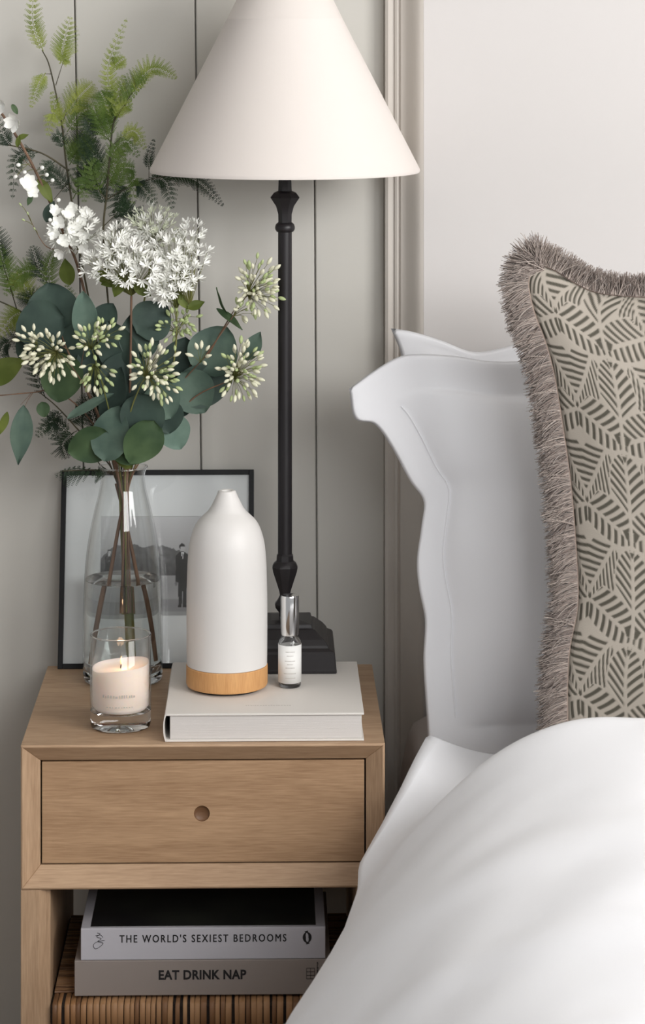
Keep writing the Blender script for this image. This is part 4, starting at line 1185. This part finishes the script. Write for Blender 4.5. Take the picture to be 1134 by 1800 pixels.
for a_ in (('d', (10, 480, .385), (0, 440, .383), (-6, 392, .380), 56, (1, 1), 12), ('m', (24, 520, .387), (8, 470, .384), (2, 430, .380), 60, (1, 1), 12), ('d', (84, 500, .378), (66, 462, .376), (56, 432, .372), 46, (1, 1), 10),
           ('m', (70, 480, .377), (40, 480, .374), (8, 520, .370), 56, (1, 1), 13), ('l', (60, 540, .384), (40, 500, .380), (18, 486, .374), 60, (1, 1), 12), ('m', (88, 520, .378), (86, 470, .375), (96, 440, .370), 48, (1, 1), 11),
           ('l', (40, 548, .386), (20, 560, .382), (-8, 600, .376), 50, (1, 1), 11), ('d', (20, 600, .38), (6, 610, .378), (-6, 650, .374), 46, (1, 1), 10), ('m', (110, 590, .38), (120, 540, .378), (118, 500, .374), 46, (1, 1), 11),
           ('d', (100, 560, .378), (60, 530, .374), (30, 520, .37), 54, (1, 1), 13), ('d', (66, 640, .39), (40, 600, .39), (10, 575, .39), 60, (1, 1), 12)):
    frond(C_f, a_[0], a_[1], a_[2], a_[3], a_[4], a_[5], a_[6], tilt=BR.uniform(-.6, .6))
D_f = spray('fern_spray', 'low fern spray in shade-dark green hanging left of the vase mouth', 'fern', [(224, 1120, .34), (212, 900, .335), (200, 832, .335), (178, 800, .34), (138, 756, .345), (100, 715, .345), (70, 690, .345)],
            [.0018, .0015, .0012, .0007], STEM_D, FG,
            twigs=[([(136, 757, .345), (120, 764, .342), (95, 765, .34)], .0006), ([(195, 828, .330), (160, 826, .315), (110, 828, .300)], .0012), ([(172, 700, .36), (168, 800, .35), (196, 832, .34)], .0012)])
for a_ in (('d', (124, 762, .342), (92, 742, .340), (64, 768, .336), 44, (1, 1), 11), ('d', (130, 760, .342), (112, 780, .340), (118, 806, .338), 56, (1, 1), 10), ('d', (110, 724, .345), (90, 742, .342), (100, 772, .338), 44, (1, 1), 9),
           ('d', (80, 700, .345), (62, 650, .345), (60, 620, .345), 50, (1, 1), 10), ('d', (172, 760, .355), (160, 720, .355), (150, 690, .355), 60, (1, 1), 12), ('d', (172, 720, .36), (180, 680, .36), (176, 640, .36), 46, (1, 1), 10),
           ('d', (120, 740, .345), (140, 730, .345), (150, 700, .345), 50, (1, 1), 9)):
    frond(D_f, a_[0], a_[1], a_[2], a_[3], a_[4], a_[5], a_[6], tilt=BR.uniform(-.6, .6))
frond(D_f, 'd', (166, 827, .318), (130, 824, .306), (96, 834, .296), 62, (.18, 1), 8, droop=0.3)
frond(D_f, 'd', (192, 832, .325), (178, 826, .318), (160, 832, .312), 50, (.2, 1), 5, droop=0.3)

for a_ in (('d', (182, 300, .352), (160, 262, .35), (140, 236, .348), 56, (1, 1), 11), ('m', (184, 330, .352), (200, 296, .348), (206, 250, .344), 60, (1, 1), 11),
           ('d', (186, 360, .355), (170, 330, .352), (146, 318, .35), 52, (1, 1), 10), ('m', (196, 240, .35), (188, 208, .346), (196, 166, .342), 50, (1, 1), 11), ('l', (204, 210, .34), (214, 190, .336), (232, 180, .332), 40, (1, 1), 8),
           ('d', (192, 380, .352), (230, 370, .35), (250, 390, .35), 50, (1, 1), 10)):
    frond(B_, a_[0], a_[1], a_[2], a_[3], a_[4], a_[5], a_[6], tilt=BR.uniform(-.6, .6))

# ---- eucalyptus branches
E1 = spray('eucalyptus_branch', 'eucalyptus branch on the left of the bouquet with broad blue-green leaves', 'eucalyptus', [(212, 1128, .325), (214, 900, .322), (206, 832, .322), (176, 740, .315), (140, 660, .305), (112, 600, .30), (98, 545, .30)],
           [.0024, .002, .0015, .0008], STEM_B, 'eucalyptus branches', twigs=[([(140, 660, .305), (150, 600, .29)], .0008), ([(120, 615, .30), (80, 590, .295)], .0008)])
for a_ in (('d', 92, 540, .300, 48, 44, 100, .2, .1), ('d', 70, 572, .292, 44, 46, 200, .1, -.2), ('t', 150, 556, .270, 27, 44, 97, .1, .5), ('d', 125, 590, .310, 46, 50, 80, -.2, 0), ('g', 108, 664, .282, 38, 46, 262, .15, .1),
           ('d', 186, 556, .312, 24, 26, 60, 0, .3), ('d', 60, 602, .31, 34, 40, 230, 0, .3)):
    leaf(E1, a_[0], a_[1], a_[2], a_[3], a_[4], a_[5], a_[6], a_[7], a_[8])
E2 = spray('eucalyptus_branch', 'eucalyptus branch in the middle, directly above the vase mouth', 'eucalyptus', [(222, 1120, .335), (220, 900, .328), (218, 832, .328), (222, 740, .315), (232, 640, .31), (258, 570, .31), (272, 536, .31)],
           [.0024, .002, .0015, .0008], STEM_B, 'eucalyptus branches', twigs=[([(222, 740, .315), (190, 660, .31)], .0008), ([(228, 680, .312), (205, 600, .31)], .0008)])
for a_ in (('d', 268, 562, .300, 38, 36, 40, .2, .1), ('d', 244, 590, .306, 36, 44, 95, .1, -.1), ('d', 206, 610, .300, 36, 48, 110, 0, .2), ('d', 220, 660, .300, 44, 48, 60, .1, 0), ('m', 255, 590, .312, 30, 40, 60, .1, .4),
           ('d', 200, 700, .285, 26, 56, 78, 0, .5), ('d', 238, 752, .272, 46, 56, 250, .1, -.15), ('g', 228, 772, .262, 44, 46, 40, .1, .2), ('d', 262, 690, .30, 40, 46, 30, 0, .1), ('d', 172, 640, .315, 40, 46, 120, 0, .1)):
    leaf(E2, a_[0], a_[1], a_[2], a_[3], a_[4], a_[5], a_[6], a_[7], a_[8])
E3 = spray('eucalyptus_branch', 'eucalyptus branch leaning right toward the lamp pole with round leaves', 'eucalyptus', [(236, 1130, .34), (226, 900, .335), (224, 832, .335), (262, 760, .32), (320, 690, .31), (356, 640, .30), (392, 578, .29), (410, 548, .29)],
           [.0024, .002, .0015, .0007], STEM_B, 'eucalyptus branches', twigs=[([(356, 640, .30), (372, 672, .29)], .0007), ([(320, 690, .31), (335, 640, .305)], .0008), ([(410, 548, .29), (430, 520, .29)], .0006)])
for a_ in (('m', 376, 616, .300, 45, 48, 60, .3, .15), ('d', 358, 678, .292, 38, 52, 8, .2, .1), ('m', 340, 690, .282, 40, 42, 300, .1, .1), ('d', 318, 640, .315, 42, 48, 80, 0, 0), ('d', 310, 690, .305, 44, 48, 20, 0, 0),
           ('m', 445, 608, .285, 17, 28, 62, .2, .4), ('g', 405, 560, .285, 9, 30, 320, .1, .9), ('g', 388, 530, .288, 5, 26, 112, .1, 1.1)):
    leaf(E3, a_[0], a_[1], a_[2], a_[3], a_[4], a_[5], a_[6], a_[7], a_[8], tipness=.6 if a_[4] < 20 else .2)
E4 = spray('eucalyptus_branch', 'short eucalyptus branch whose low leaves hang over the vase lip', 'eucalyptus', [(230, 1120, .32), (222, 900, .31), (222, 836, .308), (238, 780, .295), (262, 730, .285), (280, 690, .28)],
           [.0022, .0018, .0014, .0008], STEM_B, 'eucalyptus branches', twigs=[([(230, 800, .30), (190, 790, .28)], .0008), ([(262, 730, .285), (300, 745, .28)], .0007)])
for a_ in (('t', 306, 760, .290, 30, 34, 290, .2, .2), ('m', 284, 706, .262, 36, 36, 300, .2, .2), ('d', 292, 732, .278, 32, 32, 280, .1, 0), ('g', 158, 782, .262, 34, 42, 200, .1, .2), ('m', 196, 762, .255, 36, 50, 75, .1, .35),
           ('d', 252, 735, .252, 40, 46, 280, .1, -.1), ('m', 158, 712, .262, 11, 46, 28, .1, .8), ('g', 250, 778, .245, 36, 44, 240, .1, .3), ('o', 216, 804, .285, 14, 24, 130, .1, .2)):
    leaf(E4, a_[0], a_[1], a_[2], a_[3], a_[4], a_[5], a_[6], a_[7], a_[8])
E5 = spray('leaf_twig', 'thin twig at the left edge carrying one long drooping grey-green leaf', 'twig', [(210, 1110, .36), (210, 900, .35), (200, 834, .345), (160, 740, .33), (100, 688, .31), (58, 690, .30), (-10, 696, .295)],
           [.0016, .0014, .001, .0008], STEM_B, None, twigs=[([(58, 690, .30), (48, 705, .295), (44, 716, .293)], .0006), ([(56, 690, .30), (36, 712, .298)], .0005)])
leaf(E5, 'm', 37, 766, .292, 20, 54, 264, .1, .2, tipness=.8)
leaf(E5, 'g', 76, 720, .300, 12, 14, 280, .1, .2)
leaf(E5, 'o', 8, 652, .285, 24, 42, 30, .2, .5, tipness=.6); leaf(E5, 'o', 6, 745, .285, 8, 22, 250, .1, .4, tipness=.6)

# ---- shared small meshes: star floret, round blossom, bud
def floret_mesh(name, n_, L_, wd, lift, seed):
    rr_ = random.Random(seed); b = MB()
    for k in range(n_):
        a = 2*math.pi*k/n_ + rr_.uniform(-.2, .2); l_ = L_*rr_.uniform(.8, 1.15); up = lift*rr_.uniform(.3, 1.5)
        d = Vector((math.cos(a), math.sin(a), up)).normalized(); s_ = Vector((-math.sin(a), math.cos(a), 0)); nn = d.cross(s_)
        p0 = d*0.0006; m1 = d*(l_*.45) + nn*(l_*.04); m2 = d*(l_*.8) + nn*(l_*.10); tp = d*l_ + nn*(l_*.22)
        b.add([p0 - s_*wd*.3, p0 + s_*wd*.3, m1 + s_*wd*.8, m1 - s_*wd*.8, m2 + s_*wd, m2 - s_*wd, tp + s_*wd*.35, tp - s_*wd*.35], [(0, 1, 2, 3), (3, 2, 4, 5), (5, 4, 6, 7)])
    b.tube([Vector((0, 0, -0.004)), Vector((0, 0, 0.0012))], [0.0004, 0.0009], 5)
    b.recalc = False
    return b.mesh(name)
def bud_mesh(name, L_, r_):
    b = MB(); b.lathe([(r_*.25, 0), (r_*.8, L_*.22), (r_, L_*.5), (r_*.8, L_*.76), (r_*.2, L_)], 8); return b.mesh(name, 180)
def blossom_mesh(name, L_, n_=5):
    b = MB()
    for k in range(n_):
        a = 2*math.pi*k/n_; a += .2*math.sin(k*2.3); d = Vector((math.cos(a), math.sin(a), .35+.2*math.sin(k*1.7))).normalized(); s_ = Vector((-math.sin(a), math.cos(a), 0)); nn = d.cross(s_)
        ring = []
        for j in range(8):
            t = j/7; w_ = math.sin(math.pi*min(.97, t**1.25*.92+.05))*L_*.36
            c_ = d*(t*L_) + nn*(.22*L_*t*t); ring.append((c_ - s_*w_, c_ - nn*L_*.05, c_ + s_*w_))
        vs = [v for r__ in ring for v in r__]
        b.add(vs, [(3*j+q_, 3*j+q_+1, 3*j+q_+4, 3*j+q_+3) for j in range(7) for q_ in (0, 1)])
    b.recalc = False
    return b.mesh(name, 180)
FL = [floret_mesh('floret', 9, .0104, .00125, 0.8, s_) for s_ in (1, 2, 3)]
for m_ in FL: m_.materials.append(PETAL)
FLG = [floret_mesh('floret_green', 8, .0085, .0009, 1.0, s_) for s_ in (4, 5)]
for m_ in FLG: m_.materials.append(PETAL_G)
BL = blossom_mesh('blossom', .0118, 6); BL.materials.append(PETAL)
BW = bud_mesh('bud', .0118, .0028); BW.materials.append(BUD_W)
BG = bud_mesh('bud_green', .0108, .0026); BG.materials.append(BUD_G)
RB = bud_mesh('round_bud', .0070, .0031); RB.materials.append(PETAL)
def put(name, me, root, p, d, sc=1.0):
    o = bpy.data.objects.new(name, me); COL.objects.link(o); o.parent = root
    o.location = Vector(p) - root.location
    q_ = Vector(d).normalized().to_track_quat('Z', 'Y').to_euler(); q_ = Vector(d).normalized().to_track_quat('Z', 'Y') @ Matrix.Rotation(BR.uniform(0, 6.28), 3, 'Z').to_quaternion()
    o.rotation_mode = 'QUATERNION'; o.rotation_quaternion = q_
    o.scale = (sc, sc, sc)
    return o
def head(root, smat, node, centre, rpx, n_, meshes, name, y, flat=0.7, stalk=.0004, sc=(0.85, 1.15), down=0.0):
    """a cluster: stalks fan out from the node and carry florets or buds over a dome"""
    c = P(centre[0], centre[1], y); k = (y-CY)/FPX; R_ = rpx*k; nd = P(*node)
    b = MB()
    ga = math.pi*(3-math.sqrt(5))
    for i in range(n_):
        z_ = 1 - 1.75*(i+.5)/n_; r_ = math.sqrt(max(0, 1-z_*z_)); a = i*ga + BR.uniform(-.2, .2)
        v = Vector((r_*math.cos(a), -z_*flat, r_*math.sin(a)))       # dome toward the viewer and around
        v = Vector((v.x, v.y, v.z)) * BR.uniform(.60, 1.15) + Vector((BR.uniform(-.12, .12), 0, BR.uniform(-.12, .12)))
        p = c + v*R_
        d = (p-nd).normalized() + v.normalized()*.8 + Vector((0, 0, -down))
        b.tube([nd, nd.lerp(p, .55) + Vector((0, 0, .0015)), p], [stalk, stalk*.8, stalk*.7], 4)
        put(name, BR.choice(meshes), root, p, d, BR.uniform(*sc))
    b.build('flower_stalks', smat, root, smooth=60)

# star-flowered heads
WG = 'white star-flowered stems'
H1 = spray('white_flower_stem', 'white star-petalled flower stem on a straight reddish stalk in the centre', 'flower', [(218, 1116, .33), (222, 900, .318), (224, 836, .316), (228, 700, .30), (230, 600, .29), (231, 520, .285)], [.0022, .002, .0018, .0016], STEM_B, WG)
for nd, ce, r__, n_ in (((231, 520, .285), (230, 440, .26), 24, 20), ((231, 520, .285), (196, 438, .26), 24, 20), ((231, 520, .285), (172, 462, .265), 24, 18), ((231, 520, .285), (262, 470, .255), 28, 22), ((231, 520, .285), (215, 478, .25), 22, 16), ((190, 480, .28), (208, 412, .275), 22, 14)):
    head(H1, STEM_G, nd, (ce[0], ce[1]), r__, n_, FL, 'floret', ce[2])
H2 = spray('white_flower_stem', 'white star-petalled flower stem reaching furthest right, below the shade', 'flower', [(240, 1120, .35), (230, 900, .338), (232, 836, .335), (290, 690, .31), (308, 620, .30), (311, 545, .295)], [.002, .0018, .0014, .001], STEM_G, WG,
           twigs=[([(311, 590, .296), (334, 540, .29)], .0008), ([(311, 560, .296), (296, 520, .29)], .0008)])
for nd, ce, r__, n_ in (((311, 545, .295), (300, 490, .262), 28, 22), ((311, 545, .295), (334, 412, .285), 22, 16), ((334, 540, .29), (340, 450, .282), 22, 16), ((311, 545, .295), (302, 438, .27), 28, 22), ((296, 520, .29), (282, 512, .27), 20, 12), ((334, 540, .29), (322, 484, .27), 24, 18)):
    head(H2, STEM_G, nd, (ce[0], ce[1]), r__, n_, FL, 'floret', ce[2])
for cx_, cy_, a__ in ((300, 522, 200), (345, 536, 20), (322, 530, 300)): leaf(H2, 'o', cx_, cy_, .285, 9, 16, a__, .1, .3, tipness=.7)
H3 = spray('white_flower_stem', 'greenish-white star-petalled flower stem at the back, under the dark fern tip', 'flower', [(232, 1118, .36), (222, 900, .35), (222, 836, .35), (236, 640, .35), (262, 480, .35), (268, 430, .345)], [.002, .0018, .0014, .001], STEM_G, WG)
for nd, ce, r__, n_ in (((268, 430, .345), (268, 388, .33), 30, 22), ((268, 430, .345), (246, 398, .325), 22, 16), ((268, 430, .345), (298, 404, .33), 24, 16), ((268, 430, .345), (272, 440, .32), 26, 16)):
    head(H3, STEM_G, nd, (ce[0], ce[1]), r__, n_, FLG + FL[:1], 'floret', ce[2])
for cx_, cy_, a__ in ((196, 494, 200), (182, 486, 160), (250, 508, 320), (208, 504, 250)): leaf(H1, 'o', cx_, cy_, .275, 12, 20, a__, .1, .3, tipness=.6)
# blossom branch coming from the upper left
BB = spray('blossom_branch', 'brown branch of round-petalled white blossoms slanting in from the upper left', 'blossom', [(204, 1128, .31), (212, 900, .308), (208, 838, .308), (176, 640, .33), (140, 480, .33), (112, 410, .325), (62, 300, .315), (20, 225, .31), (-20, 168, .305)],
            [.0030, .0026, .0022, .0018], STEM_B, None, twigs=[([(100, 440, .32), (78, 430, .31), (56, 392, .305), (46, 372, .30)], .0008), ([(62, 300, .315), (40, 280, .31)], .0007), ([(112, 410, .325), (92, 366, .315)], .0007)])
for cx_, cy_, sc_ in ((26, 214, 1.7), (2, 184, 1.5), (48, 322, 1.6), (56, 338, 1.2), (104, 392, 1.3), (118, 376, 1.2), (96, 410, 1.2), (126, 400, 1.35), (112, 424, 1.3), (140, 388, 1.2), (98, 372, 1.1), (130, 424, 1.2), (106, 444, 1.1), (146, 410, 1.1), (150, 372, 1.1), (128, 364, 1.1), (148, 436, 1.1)):
    put('blossom', BL, BB, P(cx_, cy_, .292 + .02*BR.random()), (BR.uniform(-.6, .6), -1, BR.uniform(-.5, .6)), sc_*.82)
_b = MB()
for cx_, cy_, nx__, ny__, nd__ in ((36, 290, 56, 290, .314), (46, 302, 60, 298, .314), (72, 296, 62, 302, .315), (30, 308, 52, 286, .314), (92, 365, 98, 382, .322), (90, 388, 106, 400, .324), (102, 354, 96, 374, .322), (144, 418, 128, 444, .328), (143, 436, 130, 452, .328), (90, 318, 74, 326, .318), (80, 308, 68, 312, .316), (50, 378, 56, 392, .305), (44, 388, 58, 396, .305), (38, 362, 46, 372, .300), (62, 404, 66, 410, .306), (96, 404, 108, 412, .324)):
    big = cy_ < 330 or cx_ > 80; q_ = P(cx_, cy_, .30); n__ = P(nx__, ny__, nd__)
    _b.tube([n__, n__.lerp(q_, .5) + Vector((0, 0, .001)), q_], .0005, 5)
    put('flower_bud', RB if big else BG, BB, q_, (q_-n__), BR.uniform(.9, 1.15) if big else .55)
_b.build('bud_stalks', STEM_G, BB, smooth=60)
head(BB, STEM_G, (136, 440, .325), (148, 400), 26, 16, FL, 'floret', .31)
head(BB, STEM_G, (120, 420, .325), (112, 408), 30, 14, FL, 'floret', .312)
leaf(BB, 'o', 40, 240, .305, 5, 11, 20, 0, .3, tipness=.7); leaf(BB, 'o', 32, 248, .305, 5, 11, 80, 0, .3, tipness=.7); leaf(BB, 'g', 52, 352, .305, 5, 10, 250, 0, .3, tipness=.6); leaf(BB, 'o', 118, 478, .32, 15, 24, 100, 0, .3, tipness=.6); leaf(BB, 'g', 26, 192, .305, 5, 10, 300, 0, .3)
leaf(BB, 'd', 88, 372, .315, 12, 20, 70, 0, .3, tipness=.6); leaf(BB, 'o', 80, 335, .315, 10, 26, 300, 0, .3, tipness=.6)

# ---- budded sprigs
def sprig(label, path, heads, smat, meshes, group='budded sprigs'):
    r_ = spray('bud_sprig', label, 'flower', path, [.0016, .0014, .0011, .0007], smat, group)
    for nd, ce, rp, n_, dn in heads:
        head(r_, STEM_G, nd, (ce[0], ce[1]), rp, n_, meshes, 'bud', ce[2], flat=.8, stalk=.00045, down=dn)
    return r_
sprig('cream bud sprig lying over the left eucalyptus leaves, its buds opening', [(200, 1090, .33), (208, 900, .312), (206, 838, .31), (170, 720, .285), (130, 650, .265), (104, 622, .26)],
      [((100, 620, .26), (82, 618, .240), 36, 40, .2), ((66, 606, .255), (54, 600, .245), 20, 12, 0), ((100, 620, .26), (96, 640, .235), 26, 18, .6)], STEM_B, [BW])
sprig('green bud sprig just left of centre, between the pale leaf and the vase axis', [(208, 1090, .34), (212, 900, .315), (212, 838, .312), (196, 740, .27), (170, 640, .25), (160, 610, .248)],
      [((160, 614, .248), (158, 598, .232), 26, 26, 0), ((166, 640, .25), (168, 664, .236), 24, 24, .7), ((176, 600, .252), (186, 586, .24), 20, 18, 0)], STEM_G, [BG, BG, BW])
sprig('yellow-cream bud sprig at the front centre, low over the darkest leaves', [(222, 1086, .31), (220, 900, .306), (220, 838, .305), (226, 740, .26), (246, 680, .235), (258, 662, .232)],
      [((256, 662, .232), (268, 644, .214), 36, 42, 0), ((262, 664, .232), (284, 676, .218), 24, 24, .5)], STEM_G, [BW, BW, BG])
sprig('green bud sprig behind, under the right white flowers', [(244, 1100, .345), (228, 900, .345), (228, 838, .345), (270, 700, .33), (300, 620, .32), (312, 580, .318)],
      [((310, 585, .318), (306, 572, .30), 28, 26, 0), ((322, 560, .318), (326, 566, .305), 18, 14, 0)], STEM_G, [BG])
sprig('white-green bud sprig highest on the right, touching the lamp pole in view', [(246, 1104, .33), (232, 900, .33), (230, 838, .33), (280, 740, .315), (344, 650, .30), (400, 570, .285), (436, 516, .28)],
      [((436, 516, .28), (452, 492, .262), 30, 38, 0), ((436, 520, .28), (456, 520, .258), 30, 36, .4), ((410, 556, .284), (428, 544, .27), 14, 10, .3)], STEM_B, [BW, BW, BG])
sprig('white-green bud sprig lowest on the right, beside the small teal leaf', [(238, 1096, .315), (232, 900, .318), (232, 838, .318), (276, 770, .30), (340, 700, .28), (396, 672, .265), (410, 664, .262)],
      [((410, 662, .262), (428, 636, .248), 30, 34, 0), ((412, 664, .262), (424, 666, .242), 32, 36, .5)], STEM_B, [BW, BW, BG])
sprig('tiny white bud sprig on the big round leaf at right', [(234, 1092, .35), (226, 900, .34), (226, 838, .34), (276, 720, .31), (330, 660, .28), (352, 636, .265)],
      [((352, 638, .265), (354, 624, .258), 13, 7, 0)], STEM_B, [BW])
# thick cut stems seen in the neck and, bent by the water, below
spray('cut_stem', 'thick green cut stem standing in the middle of the vase', 'stem', [(226, 1150, .345), (222, 1030, .338), (216, 930, .330), (212, 852, .330)], [.0052, .0050, .0042, .003], STEM_G)
spray('cut_stem', 'brown cut stem slanting to the lower left inside the vase', 'stem', [(172, 1165, .332), (186, 1060, .330), (208, 930, .328), (226, 850, .328)], [.0032, .0030, .0026, .0022], STEM_B)
spray('cut_stem', 'brown cut stem slanting to the lower right inside the vase', 'stem', [(264, 1160, .330), (250, 1060, .330), (224, 930, .332), (204, 850, .335)], [.0032, .0030, .0026, .0022], STEM_B)
